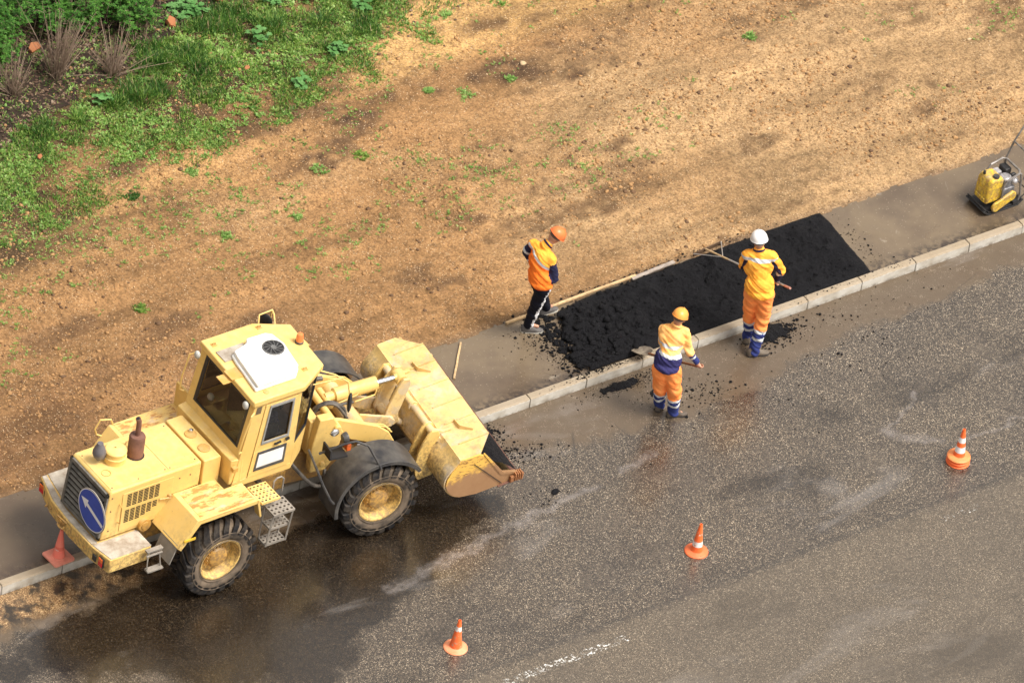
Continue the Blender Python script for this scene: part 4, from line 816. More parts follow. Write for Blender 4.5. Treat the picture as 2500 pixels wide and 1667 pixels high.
# ---- cab
CAB = thing('cab', Vector((0,0,0)), None, None); CAB.parent = LD
CZ0, CZT = 1.27, 2.415
RP = [(2.74,-.77),(3.46,-.775),(3.88,-.54),(3.94,.25),(3.54,.465),(2.80,.47)]
base = [(2.60,-.74),(3.44,-.74),(3.74,-.52),(3.78,.22),(3.50,.44),(2.62,.44)]
topo = [(2.78,-.745),(3.44,-.745),(3.84,-.52),(3.90,.23),(3.52,.44),(2.82,.44)]
def cp(i, t, inn=0):
    p = Vector((*base[i%6],CZ0)).lerp(Vector((*topo[i%6],CZT)), t); c = Vector((3.25,-.15,p.z)); return p + (c-p).normalized()*inn
def edgep(i, u, t, inn=0): return cp(i,t,inn).lerp(cp(i+1,t,inn), u)
def panel(b, i, u0,u1,t0,t1, th=.035, off=0, m=None):
    vs = [edgep(i,u,t,k+off) for k in (0,th) for t in (t0,t1) for u in (u0,u1)]
    b.add(vs, [(0,1,3,2),(4,6,7,5),(0,4,5,1),(2,3,7,6),(0,2,6,4),(1,5,7,3)], m)
def framed(b, i, u0,u1,t0,t1, U0=0,U1=1,T0=0,T1=1, th=.035, off=0):
    panel(b,i,U0,U1,T0,t0,th,off); panel(b,i,U0,U1,t1,T1,th,off); panel(b,i,U0,u0,t0,t1,th,off); panel(b,i,u1,U1,t0,t1,th,off)
b = B()
framed(b, 5, .12,.90,.43,.965)                     # rear wall (edge 5: far rear -> near rear)
framed(b, 0, .245,.93,.03,.97)                     # near side, opening for the door
framed(b, 1, .06,.94,.30,.965)                     # near front corner window
framed(b, 2, .04,.96,.18,.965)                     # windscreen
framed(b, 3, .06,.94,.30,.965)                     # far front corner
framed(b, 4, .06,.80,.40,.965)                     # far side
b.prism([(x,y) for x,y in base], CZ0-.06, CZ0+.01, 'z')
CS = b.build('cab_shell', YEL, CAB, origin=tuple(LD.location), bev=.006)
b = B(); b.prism([(x,y) for x,y in inset(base,.06)], CZ0+.011, CZ0+.03, 'z'); b.build('cab_floor', BRN, CAB, origin=tuple(LD.location))
b = B()
b.prism(RP, CZT, 2.50, 'z'); ROOF = b.build('cab_roof', YEL, CAB, origin=tuple(LD.location), bev=.016)
b = B(); b.prism([(2.56,-.72),(2.72,-.745),(2.72,.44),(2.56,.42)], 1.27, 1.64, 'z'); b.build('cab_rear_step', YEL, CAB, origin=tuple(LD.location), bev=.012)
def glass(i,u0,u1,t0,t1,name='window'):
    b = B(); g = .012
    def fr(uu0,uu1,tt0,tt1): panel(b,i,uu0,uu1,tt0,tt1,.02,-.004,0)
    fr(u0-.02,u1+.02,t0-.012,t0+.012); fr(u0-.02,u1+.02,t1-.012,t1+.012); fr(u0-.02,u0+.02,t0+.012,t1-.012); fr(u1-.02,u1+.02,t0+.012,t1-.012)
    o = b.build(name, BLK, CAB, origin=tuple(LD.location), bev=.003)
    b = B(); b.add([edgep(i,u0,t0,g),edgep(i,u1,t0,g),edgep(i,u1,t1,g),edgep(i,u0,t1,g)], [(0,1,2,3)]); b.build('pane', GLASS, o, origin=tuple(LD.location), smooth=False); return o
glass(5,.12,.90,.43,.965); glass(1,.06,.94,.30,.965); glass(2,.04,.96,.18,.965,'windscreen'); glass(3,.06,.94,.30,.965); glass(4,.06,.80,.40,.965)
# door
b = B(); framed(b, 0, .36,.84,.46,.93, .25,.925,.035,.965, .03, -.012); framed(b, 0, .33,.84,.12,.34, .25,.925,.08,.36, .006, -.016); DOOR = b.build('cab_door', YEL, CAB, origin=tuple(LD.location), bev=.004)
b = B()
for (u0,u1,t0,t1,mm) in ((.36,.84,.46,.93,1),(.34,.83,.12,.33,0)):
    w_ = .030; 
    panel(b,0,u0-.012,u1+.012,t0-.018,t0+.014,.014,-.026,mm); panel(b,0,u0-.012,u1+.012,t1-.014,t1+.018,.014,-.026,mm); panel(b,0,u0-.012,u0+.022,t0+.014,t1-.014,.014,-.026,mm); panel(b,0,u1-.022,u1+.012,t0+.014,t1-.014,.014,-.026,mm)
b.build('window_frame', [DKG, simple('rubber_edge',(.30,.30,.29),.4)], DOOR, origin=tuple(LD.location), bev=.003)
b = B(); b.add([edgep(0,u,t,.0) for u,t in ((.37,.47),(.83,.47),(.83,.92),(.37,.92))], [(0,1,2,3)]); b.build('pane', GLASS, DOOR, origin=tuple(LD.location), smooth=False)
b = B(); b.add([edgep(0,u,t,-.019) for u,t in ((.36,.14),(.82,.14),(.82,.31),(.36,.31))], [(0,1,2,3)]); b.build('white_panel', WHT, DOOR, origin=tuple(LD.location), smooth=False)
b = B(); p = edgep(0,.60,.40,-.035); b.bar(p, p+Vector((.09,0,.01)), .02,.02); b.bar(edgep(0,.80,.41,-.03), edgep(0,.86,.42,-.03), .02,.03); b.build('latch', BLK, DOOR, origin=tuple(LD.location))
b = B(); panel(b,0,.06,.17,.88,.97,.004,-.004); b.build('vent_grid', simple('vent_brown',(.16,.12,.07),.7), CAB, origin=tuple(LD.location))
b = B()
b.tube([(2.76,-.765,2.34),(2.70,-.80,2.33),(2.63,-.80,2.05),(2.60,-.78,1.78),(2.66,-.755,1.77)], .011, 6)
b.tube([(2.76,.46,2.34),(2.70,.50,2.30),(2.63,.50,2.0),(2.62,.50,1.80),(2.66,.46,1.79)], .011, 6); b.build('grab_rail', YEL, CAB, origin=tuple(LD.location))
b = B(); b.boxb(2.55,2.62,-.80,-.74,1.52,1.58); b.build('hinge', YELD, CAB, origin=tuple(LD.location), bev=.004)
# roof furniture
LO = tuple(LD.location)
b = B(); acp = [(2.88,-.61),(3.42,-.61),(3.53,-.50),(3.60,-.10),(3.57,.10),(3.50,.16),(3.24,.17),(3.20,.10),(2.98,.04),(2.95,-.10)]
b.prism(acp, 2.545, 2.60, 'z'); lo_ = [(3.27+(x-3.27)*1.02+(-.02 if x<3 else 0), -.22+(y+.22)*1.02) for x,y in acp]; b.prism(lo_, 2.50, 2.547, 'z'); AC = b.build('air_conditioner', WHT, ROOF, origin=LO, bev=.018, bseg=3)
b = B(); b.boxb(2.84,3.22,.0,.20,2.501,2.515); b.build('roof_recess', TREAD, ROOF, origin=LO)
FC = Vector((3.43,-.12,2.602)); b = B(); b.lathe([(.0,.002),(.122,.002)], FC, (0,0,1), 32, 0); b.build('fan_opening', BLK, AC, origin=LO)
b = B(); b.lathe([(.136,.0),(.132,.010),(.122,.012),(.120,.003)], FC, (0,0,1), 32); b.lathe([(.0,.016),(.034,.016),(.038,.004)], FC, (0,0,1), 20)
for k in range(11):
    a = 6.283*k/11; P0 = FC+Vector((math.cos(a)*.038,math.sin(a)*.038,.006)); P1 = FC+Vector((math.cos(a+.35)*.085,math.sin(a+.35)*.085,.008)); P2 = FC+Vector((math.cos(a+.45)*.118,math.sin(a+.45)*.118,.006))
    b.tube([P0,P1,P2], [.004,.006,.005], 4)
b.build('fan', simple('fan_grey',(.16,.16,.16),.4), AC, origin=LO)
b = B(); b.lathe([(.0,2.50),(.052,2.50),(.052,2.525),(.046,2.53)], (3.84,-.08,0), n=20, m=0); b.lathe([(.046,2.53),(.044,2.60),(.036,2.63),(.0,2.64)], (3.84,-.08,0), n=20, m=1); b.build('beacon', [DKG, simple('beacon_orange',(.80,.25,.08),.2)], ROOF, origin=LO)
b = B()
for (x,y) in ((2.90,.33),(3.62,-.52),(3.56,.36)): b.boxb(x-.035,x+.035,y-.03,y+.03,2.501,2.506); b.tube([(x-.02,y,2.506),(x-.02,y,2.53),(x+.02,y,2.53),(x+.02,y,2.506)], .006, 5)
b.lathe([(.0,2.51),(.035,2.508),(.038,2.501)], (2.98,-.66,0), n=16); b.boxb(2.62,2.74,-.30,-.14,2.465,2.475); b.boxb(2.73,2.90,-.31,-.13,2.50,2.512); build_loose(b, 'roof_bracket', YELD, ROOF, origin=LO, bev=.002)
b = B(); b.boxb(3.66,3.95,-.14,-.02,2.44,2.465); b.build('beacon_bracket', YEL, ROOF, origin=LO)
b = B()
for y, z in ((.36,2.40),(-.66,2.40)): b.ell((2.70,y,z), (.035,.045,.055), 12, 8)
build_loose(b, 'work_lamp', simple('lamp_shell',(.50,.50,.47),.3,c2=(.36,.36,.34)), ROOF, origin=LO)
# mirrors
b = B(); b.tube([(3.80,-.60,2.47),(3.92,-.72,2.46),(4.02,-.86,2.42),(4.04,-.90,2.25)], .011, 6); b.tube([(3.60,-.74,2.44),(3.98,-.80,2.45)], .008, 6); b.build('mirror_arm', YEL, CAB, origin=LO)
b = B(); b.ell((4.04,-.92,2.14), (.03,.085,.14), 14, 10, Matrix.Rotation(R(-38),3,'Z').to_quaternion()); b.build('mirror', BLK, CAB, origin=LO)
b = B(); b.tube([(3.80,.36,2.44),(3.88,.50,2.47),(3.92,.60,2.46),(3.94,.64,2.30)], .011, 6); b.tube([(3.60,.42,2.44),(3.72,.58,2.47),(3.92,.60,2.46)], .010, 6); b.build('mirror_arm', YEL, CAB, origin=LO)
b = B(); b.ell((3.86,.62,2.30), (.03,.09,.10), 14, 10, Matrix.Rotation(R(30),3,'Z').to_quaternion()); b.build('mirror', BLK, CAB, origin=LO)
# interior
b = B(); b.boxb(3.10,3.5,-.36,.08,CZ0+.03,1.62); b.boxb(3.02,3.14,-.36,.08,1.60,2.12); b.ell((3.07,-.14,2.16),(.05,.12,.09),12,8); b.build('operator_seat', SEAT, CAB, origin=LO, bev=.03)
b = B(); b.tube([(3.62+.0+math.sin(t)*.16*.55,-.14+math.cos(t)*.16,1.86+math.sin(t)*.16*.8) for t in np.linspace(0,6.283,25)[:-1]], .012, 6, closed=True); b.cyl((3.62,-.14,1.86),(3.72,-.14,1.40),.02); b.bar((3.62,-.30,1.86),(3.62,.02,1.86),.02,.01); b.build('steering_wheel', BLK, CAB, origin=LO)
b = B(); b.boxb(3.66,3.80,-.42,.16,CZ0+.03,1.62); b.build('dashboard', BRN, CAB, origin=LO, bev=.02)
b = B(); b.boxb(2.84,3.05,-.60,-.44,CZ0+.03,1.60); b.tube([(2.9,-.2,1.6),(3.0,-.62,1.72)], .012, 6); b.tube([(2.88,-.5,1.6),(3.05,-.2,1.86)], .009, 6); b.ell((2.86,.20,1.82),(.04,.05,.05),10,8,m=1); b.boxb(2.82,3.3,.22,.38,CZ0+.03,1.68,2); b.build('cab_fittings', [SEAT, WHT, BRN], CAB, origin=LO)
# ================= front frame (turned 8 degrees)
def F(): return B(FT)
def fb(b, name, mat, parent=None, **k): return b.build(name, mat, parent or LD, origin=LO, **k)
b = F(); b.boxb(-1.75,-.55,-.34,.34,.50,.95); b.boxb(-1.95,-1.4,-.22,.22,.40,.70); b.cyl((-.765,-.70,WR),(-.765,.70,WR+.06),.11); b.boxb(-.65,-.30,-.28,.28,.45,.78); b.boxb(-1.9,-1.2,-.14,.14,.9,1.15); fb(b,'front_chassis', paint('grimy_chassis', (.26,.14,.04), (.40,.22,.06), .8), bev=.012)
b = F(); b.prism([(-1.52,.80),(-1.54,1.20),(-1.48,1.60),(-1.30,1.60),(-1.14,1.34),(-1.20,.98),(-1.32,.80)], -.56,-.44,'y'); b.prism([(-1.52,.80),(-1.54,1.20),(-1.48,1.60),(-1.30,1.60),(-1.14,1.34),(-1.20,.98),(-1.32,.80)], .42,.54,'y')
b.boxb(-1.54,-1.42,-.44,.42,1.0,1.5); b.cyl((-1.24,-.60,1.44),(-1.24,.58,1.44),.045); b.cyl((-1.38,-.60,.92),(-1.38,-.54,.92),.035); fb(b,'front_tower', YEL, bev=.012)
arm = [(-1.36,1.50),(-1.16,1.46),(-.62,1.22),(-.45,1.08),(-.33,.86),(-.20,.70),(.02,.58),(.05,.50),(-.02,.44),(-.30,.52),(-.50,.72),(-.70,.98),(-1.0,1.12),(-1.34,1.22)]
for y in (-.47,.42):
    b = F(); b.prism(arm, y, y+.055, 'y'); fb(b,'lift_arm', YEL, bev=.010)
b = F(); b.cyl((-.82,-.42,1.13),(-.82,.42,1.13),.115,n=24); fb(b,'arm_crossbeam', YELB)
for s in (-1,1):
    b = F(); b.cyl((-1.28,s*.30,.80),(-.80,s*.34,.86),.055); cyo = fb(b,'lift_cylinder', YELD); b = F(); b.cyl((-.80,s*.34,.86),(-.45,s*.36,.80),.028); fb(b,'piston_rod', CHR, cyo)
# tilt cylinder above the arms
b = F(); b.tube([(-1.02,0,1.42),(-1.0,0,1.425),(-.45,0,1.47)], [.05,.088,.088], 20); b.cyl((-1.12,0,1.41),(-1.0,0,1.425),.06); b.cyl((-1.12,-.16,1.41),(-1.12,.16,1.41),.04)
b.tube([(-.98,-.095,1.37),(-.75,-.10,1.44),(-.72,-.09,1.46)], .010, 6); b.tube([(-.76,-.10,1.34),(-.50,-.10,1.38),(-.48,-.09,1.44)], .010, 6); TC = fb(b,'tilt_cylinder', YEL)
b = F(); b.cyl((-.46,0,1.468),(-.20,0,1.485),.034,n=16); fb(b,'piston_rod', CHR, TC)
b = F(); b.cyl((-.13,-.085,1.47),(-.13,.085,1.47),.075,n=24); b.cyl((-.21,0,1.484),(-.17,0,1.486),.045); b.cyl((-.13,-.12,1.47),(-.13,.12,1.47),.035); fb(b,'rod_eye', YEL, TC)
bell = [(-.20,1.47),(-.15,1.55),(-.07,1.54),(-.05,1.45),(-.10,1.26),(-.16,1.05),(-.14,.92),(-.20,.86),(-.32,.88),(-.36,1.0),(-.30,1.20)]
for y in (-.145,.10):
    b = F(); b.prism(bell, y, y+.04, 'y'); fb(b,'bell_crank', YELB, bev=.008)
b = F(); b.cyl((-.28,-.18,.98),(-.28,.18,.98),.05); b.prism([(-.72,1.20),(-.30,1.06),(-.22,.98),(-.26,.90),(-.40,.90),(-.74,1.06)], -.20,-.165,'y'); b.prism([(-.72,1.20),(-.30,1.06),(-.22,.98),(-.26,.90),(-.40,.90),(-.74,1.06)], .165,.20,'y'); b.cyl((-.26,-.05,.98),(.02,-.05,.72),.045); fb(b,'linkage', YELB, bev=.006)
# hoses
b = F()
def hose(pts, r=.022):
    P = [Vector(p) for p in pts]; out = []
    for i in range(len(P)-1):
        p0 = P[max(i-1,0)]; p1 = P[i]; p2 = P[i+1]; p3 = P[min(i+2,len(P)-1)]
        for t in np.linspace(0,1,7)[:-1]: out.append(.5*((2*p1)+(-p0+p2)*t+(2*p0-5*p1+4*p2-p3)*t*t+(-p0+3*p1-3*p2+p3)*t**3))
    out.append(P[-1]); b.tube(out, r, 8)
hose([(-1.38,-.12,1.20),(-1.32,-.14,1.42),(-1.16,-.20,1.52),(-1.0,-.26,1.42),(-.96,-.30,1.24),(-.86,-.38,1.20),(-.74,-.42,1.24)]); hose([(-1.40,-.18,1.20),(-1.30,-.18,1.46),(-1.12,-.24,1.50),(-1.0,-.32,1.36),(-.92,-.36,1.22),(-.8,-.40,1.24)], .018)
hose([(-1.6,.10,1.20),(-1.50,.06,1.55),(-1.34,.02,1.72),(-1.20,.0,1.74)], .03); hose([(-1.40,-.05,1.15),(-1.25,-.10,1.35),(-1.05,-.13,1.38),(-.80,-.12,1.36)], .018); hose([(-1.75,-.45,.95),(-1.55,-.62,.72),(-1.35,-.60,.60),(-1.25,-.45,.70)], .024)
build_loose(b,'hydraulic_hose', HOSE, LD, origin=LO)
b = F(); b.tube([(-.72,-.44,1.25),(-.5,-.445,1.16),(-.40,-.44,1.05)], .010, 6); b.tube([(-.78,-.42,1.27),(-.52,-.42,1.18),(-.42,-.42,1.08)], .010, 6); b.tube([(-.95,.47,1.34),(-.6,.47,1.22),(-.45,.47,1.08)], .011, 6); b.tube([(-1.0,.44,1.38),(-.62,.44,1.25)], .009, 6); build_loose(b,'hydraulic_pipe', YEL, LD, origin=LO)
# ---- mudguards
def guard(s, cz=WR, dz=0):
    b = F(); cx = -.765; pts = []
    for a in np.linspace(38, 190, 20): rr = .60 + .02*math.sin(R(a)); pts.append((cx+math.cos(R(a))*rr, cz+dz+math.sin(R(a))*rr*.98))
    lo, hi = sorted((s*1.03, s*.60)); b.strip(pts, -.018, lo, hi)
    lip = [(x+(cx-x)*.05, z+(cz+dz-z)*.05) for x,z in pts]; yo = s*1.03; n_ = len(pts)
    b.add([(x,yo,z) for x,z in pts]+[(x,yo,z) for x,z in lip], [(i,i+1,i+1+n_,i+n_) for i in range(n_-1)])
    return fb(b,'mudguard', DKG, bev=.004)
guard(-1); guard(1, dz=.08)
b = F(); b.tube([(-1.62,-.62,1.24),(-1.66,-.98,1.18),(-1.62,-1.05,1.05),(-1.50,-1.07,.80),(-1.44,-1.07,.72)], .016, 6); b.tube([(-1.52,-.70,1.22),(-1.25,-.80,1.38),(-1.12,-.84,1.42),(-.98,-.90,1.36),(-.86,-1.02,1.12),(-.84,-1.04,1.07)], .016, 6); build_loose(b,'guard_bar', DKG, LD, origin=LO)
# ---- headlamps
b = F(); b.boxb(-1.46,-1.22,-.86,-.66,1.22,1.245); b.boxb(-1.46,-1.44,-.86,-.66,1.22,1.36); fb(b,'lamp_bracket', BLK)
b = F(); b.lathe([(.0,-.04),(.05,-.035),(.068,0),(.068,.03),(.0,.035)], (-1.22,-.74,1.42), (1,0,.1), 20); hl = fb(b,'headlamp', DKG); b = F(); b.lathe([(.062,.032),(.0,.045)], (-1.22,-.74,1.42), (1,0,.1), 20); fb(b,'lamp_lens', simple('clear_lens',(.7,.7,.72),.1), hl)
b = F(); b.boxb(-1.21,-1.15,-.80,-.71,1.25,1.34); fb(b,'indicator', ORG, bev=.01)
b = F(); b.ell((-1.36,-.72,1.52), (.06,.03,.05), 12, 8); b.cyl((-1.36,-.72,1.47),(-1.36,-.62,1.42),.012); fb(b,'work_lamp', CHR)
b = F(); b.lathe([(.0,-.04),(.05,-.035),(.068,0),(.068,.03),(.0,.035)], (-1.22,.72,1.46), (1,0,.1), 20); fb(b,'headlamp', DKG)
# ---- bucket
BK = thing('bucket', (0,0,0), None, None); BK.parent = LD; HW = 1.14
shell = [(.98,.530),(.75,.475),(.47,.425),(.24,.430),(.10,.515),(.03,.640),(.05,.780),(.165,.915)]
sm = []
for i in range(len(shell)-1):
    p0,p1,p2,p3 = [Vector(shell[max(0,min(len(shell)-1,i+k))]) for k in (-1,0,1,2)]
    for t in np.linspace(0,1,5)[:-1]: q = .5*((2*p1)+(-p0+p2)*t+(2*p0-5*p1+4*p2-p3)*t*t+(-p0+3*p1-3*p2+p3)*t**3); sm.append(tuple(q))
sm.append(shell[-1]); sm.append((.205,.985))
b = F(); b.strip(sm, .018, -HW+.014, HW-.014); fb(b,'bucket_shell', YELB, BK)
# top guard plate with clipped corners
b = F(); z_of = lambda x: .985+(x-.205)*.19
pl = [(.205,-HW),(.44,-HW),(.69,-.86),(.69,.86),(.44,HW),(.205,HW)]
b.add([(x,y,z_of(x)) for x,y in pl]+[(x,y,z_of(x)-.014) for x,y in pl], [tuple(range(5,-1,-1)), tuple(range(6,12))]+[(i,(i+1)%6,(i+1)%6+6,i+6) for i in range(6)]); fb(b,'top_guard', YELB, BK)
b = F()
for y in (-.86,-.48,-.16,.20,.56,.88): b.bar((.30,y,z_of(.30)+.008),(.685,y+.0,z_of(.685)+.008),.012,.016)
build_loose(b,'guard_rib', YELB, BK, origin=LO)
for y in (-.62,.50):
    b = F(); b.bar((.42,y,z_of(.42)+.03),(.42,y+.14,z_of(.42)+.012),.012,.055); b.bar((.42,y,z_of(.42)+.03),(.55,y-.10,z_of(.5)+.012),.012,.055); fb(b,'v_bracket', YELB, BK)
side = [(.205,.99),(.44,1.035),(.50,1.0),(.60,.87),(.78,.66),(.98,.615),(1.02,.545),(.98,.520),(.75,.465),(.47,.412),(.24,.418),(.13,.47),(.06,.56),(.03,.64),(.04,.74),(.10,.85),(.165,.93)]
for s, mt in ((-1,SIDE),(1,YELB)):
    b = F(); lo, hi = sorted((s*HW, s*(HW-.022))); b.prism(side, lo, hi, 'y'); fb(b,'side_plate', mt, BK, bev=.003)
    b = F(); lo, hi = sorted((s*(HW+.012), s*(HW-.03))); b.prism([(.50,1.01),(.515,1.02),(.80,.67),(1.0,.63),(1.0,.60),(.77,.64)], lo, hi, 'y'); fb(b,'side_edge', mt, BK)
b = F(); b.bar((.38,-HW-.006,.90),(.80,-HW-.006,.50),.006,.012,upv=(0,1,0)); fb(b,'weld_seam', BLK, BK)
b = F(); b.prism([(.75,.468),(1.06,.545),(1.06,.52),(.75,.448)], -HW-.02, HW+.02, 'y'); fb(b,'cutting_edge', RST, BK, bev=.003)
b = F(); b.prism([(.90,.50),(1.07,.55),(1.07,.62),(.90,.585)], -HW-.045, -HW-.005, 'y'); 
for k in range(4): b.boxb(.95+.028*k,.967+.028*k,-HW-.06,-HW+.03,.53,.635)
fb(b,'corner_tooth', RUSTO, BK, bev=.004)
# ears
ear = [(.02,1.13),(.10,1.12),(.135,1.05),(.10,.96),(.045,.86),(.02,.74),(.04,.62),(.12,.50),(.10,.44),(-.08,.40),(-.12,.46),(-.15,.60),(-.14,.78),(-.09,.95),(-.03,1.08)]
for y in (-.68,-.52,.46,.62):
    b = F(); b.prism(ear, y, y+.03, 'y'); b.cyl((-.06,y-.012,.50),(-.06,y+.042,.50),.03,n=16); fb(b,'bucket_ear', YEL, BK, bev=.005)
b = F(); b.cyl((.05,-.66,1.07),(.05,.64,1.07),.048,n=20)
for y in (-.50,-.12,.12,.46): b.cyl((.05,y-.012,1.07),(.05,y+.012,1.07),.068,n=20)
fb(b,'bucket_tube', YELB, BK)
b = F(); b.prism([(.02,1.04),(.06,.98),(-.02,.72),(-.06,.74)], -.50,.46,'y'); b.prism([(.06,1.06),(.19,.95),(.18,.90),(.03,.96)], -.66,.64,'y'); fb(b,'torsion_box', YELB, BK, bev=.006)
b = F(); b.prism([(.04,1.10),(.22,1.02),(.34,1.03),(.22,.98),(.06,1.02)], -.60,-.56,'y'); b.prism([(.04,1.10),(.22,1.02),(.34,1.03),(.22,.98),(.06,1.02)], .52,.56,'y'); build_loose(b,'gusset', YELB, BK, origin=LO)
# asphalt load: a thing of its own resting in the bucket
lx = np.arange(.12,1.03,.016); ly = np.arange(-HW+.03,HW-.025,.02); LX, LY = np.meshgrid(lx, ly)
LZ = np.interp(LX, [.12,.45,.60,.78,.90,1.03],[.80,.88,.88,.79,.71,.575]) + .045*(fbm(LX*7+3,LY*7,4,95)-.5) + .02*(fbm(LX*22,LY*22,3,96)-.5)
nx_, ny_ = len(lx), len(ly); vs = [tuple(FT @ Vector((float(a),float(b_),float(c_)))) for a,b_,c_ in zip(LX.ravel(),LY.ravel(),LZ.ravel())]
fs = [(j*nx_+i, j*nx_+i+1, (j+1)*nx_+i+1, (j+1)*nx_+i) for j in range(ny_-1) for i in range(nx_-1)]
o = link_mesh('asphalt_load', vs, fs, M_HOT, None, (6.0,-.3,.6), sharp=0); tag(o, 'heap of black asphalt lying in the yellow loader bucket', 'asphalt load')
# ================================================================ people
def cloth(name, c, c2=None, rough=.85):
    n = NT(name, rough=rough, spec=.2); n.set('Base Color', n.mix(n.ramp(n.noise(7,5,.6),[(.35,0),(.65,1)]), c2 or tuple(k*.82 for k in c), c)); n.bump(n.noise(26,4,.6), .35, .012); return n.m
C_OR = cloth('hi_vis_orange', (1.0,.36,.11), (1.0,.27,.065)); C_OY = cloth('hi_vis_yellow_orange', (1.0,.50,.075), (1.0,.37,.04)); C_PE = cloth('faded_hi_vis', (.98,.58,.22), (.95,.44,.12))
C_NV = cloth('navy_cloth', (.022,.022,.060)); C_BL = cloth('blue_cloth', (.035,.05,.20), (.025,.035,.14)); C_PU = cloth('dark_blue_cloth', (.038,.036,.13), (.026,.024,.09)); C_BK = cloth('black_track_cloth', (.008,.009,.018))
C_RF = cloth('reflective_tape', (.62,.64,.66), (.50,.52,.54), .45); C_WT = cloth('white_stripe', (.70,.70,.72)); SKIN = simple('skin', (.52,.27,.18), .5, var=.12, sc=5); HAIR = simple('grey_brown_hair', (.16,.11,.085), .7); HAIRG = simple('grey_hair', (.34,.31,.29), .7)
SHOE = simple('dusty_work_shoe', (.16,.13,.10), .7, c2=(.07,.055,.045)); SHOE2 = simple('grey_trainer', (.13,.12,.115), .7, c2=(.08,.075,.075)); SOLE = simple('white_sole', (.60,.58,.52), .6)
H_OR = simple('orange_helmet_shell', (.82,.20,.06), .35, var=.1); H_OY = simple('yellow_orange_helmet_shell', (.90,.38,.08), .32, var=.1); H_WH = simple('white_helmet_shell', (.85,.85,.85), .3, var=.05); H_BAND = simple('helmet_band', (.05,.045,.045), .6)
RV = Vector((.75,-.661,0)); AV = Vector((.661,.75,0))        # right / away as seen from the building opposite
def V3(p): return RV*p[0] + AV*p[1] + Vector((0,0,p[2]))
def blob_mesh(name, shapes, voxel, zone, mats, parent, noise_amp=0, nscale=14, smooth=3, minz=None):
    """shapes: ('c', A, B, ra, rb) tapered limbs, ('e', C, radii, quat) ellipsoids; fused into ONE continuous surface"""
    b = B()
    for s in shapes:
        if s[0] == 'c':
            _, A, Bp, ra, rb = s; L_ = (Bp-A).length; k = max(2, int(L_/.02)); pts = [A.lerp(Bp, t) for t in np.linspace(0,1,k+1)]; rs = [ra+(rb-ra)*t for t in np.linspace(0,1,k+1)]
            b.tube(pts, rs, 16); b.ell(A, (ra,)*3, 16, 12); b.ell(Bp, (rb,)*3, 16, 12)
        else: b.ell(s[1], s[2], 24, 16, s[3] if len(s) > 3 else None)
    tmp = link_mesh('tmp', b.v, b.f, mats, smooth=False)
    rm = tmp.modifiers.new('r','REMESH'); rm.mode = 'VOXEL'; rm.voxel_size = voxel; rm.use_smooth_shade = True
    sm_ = tmp.modifiers.new('s','SMOOTH'); sm_.factor = .6; sm_.iterations = smooth
    dg = bpy.context.evaluated_depsgraph_get(); me = bpy.data.meshes.new_from_object(tmp.evaluated_get(dg)); me.name = name
    bpy.data.objects.remove(tmp)
    n = len(me.vertices); co = np.empty(n*3, np.float32); me.vertices.foreach_get('co', co); co = co.reshape(-1,3); no = np.empty(n*3, np.float32); me.vertices.foreach_get('normal', no); no = no.reshape(-1,3)
    if noise_amp:
        w_ = (fbm(co[:,0]*nscale+co[:,2]*nscale*.9+50, co[:,1]*nscale-co[:,2]*nscale*1.3+50, 3, 7)-.5)*2; w_ = np.abs(w_)**.7*np.sign(w_); co = co + no*(w_*noise_amp)[:,None]
        me.vertices.foreach_set('co', co.astype(np.float32).ravel())
    me.materials.clear()
    for m in mats: me.materials.append(m)
    me.update()
    if zone and len(mats) > 1:
        idx = [zone(p.center) for p in me.polygons]; me.polygons.foreach_set('material_index', idx)
    me.polygons.foreach_set('use_smooth', [True]*len(me.polygons))
    o = bpy.data.objects.new(name, me); COL.objects.link(o); o.parent = parent; return o
def segt(p, A, Bp):
    d = Bp-A; t = max(0, min(1, (p-A).dot(d)/d.length_squared)); return t, (p-(A+d*t)).length
def hand(shapes, W_, E_, curl, side, grip=None):
    """palm + five separate curled fingers; W_ wrist, E_ elbow; grip = direction of the held shaft"""
    d = (W_-E_).normalized(); ax = (grip or Vector((0,0,1)).cross(d)).normalized(); n = d.cross(ax).normalized()*side; ax = n.cross(d).normalized()*1
    pc = W_+d*.045; shapes.append(('c', W_, pc, .024, .026)); shapes.append(('c', pc-ax*.024, pc+ax*.024, .019, .019))
    for k, L_ in enumerate((.062,.072,.068,.052)):
        b0 = pc+d*.018+ax*(.030-.020*k); b1 = b0+(d*math.cos(curl*.5)+n*math.sin(curl*.5))*L_*.45; b2 = b1+(d*math.cos(curl*1.4)+n*math.sin(curl*1.4))*L_*.33; b3 = b2+(d*math.cos(curl*2.1)+n*math.sin(curl*2.1))*L_*.25
        shapes += [('c',b0,b1,.0085,.008),('c',b1,b2,.008,.0075),('c',b2,b3,.0075,.0065)]
    t0 = pc-d*.02+ax*.03; t1 = t0+(ax*.6+d*.5+n*.5).normalized()*.032; t2 = t1+(d*.7+n*.7).normalized()*.028; shapes += [('c',t0,t1,.010,.009),('c',t1,t2,.009,.0075)]
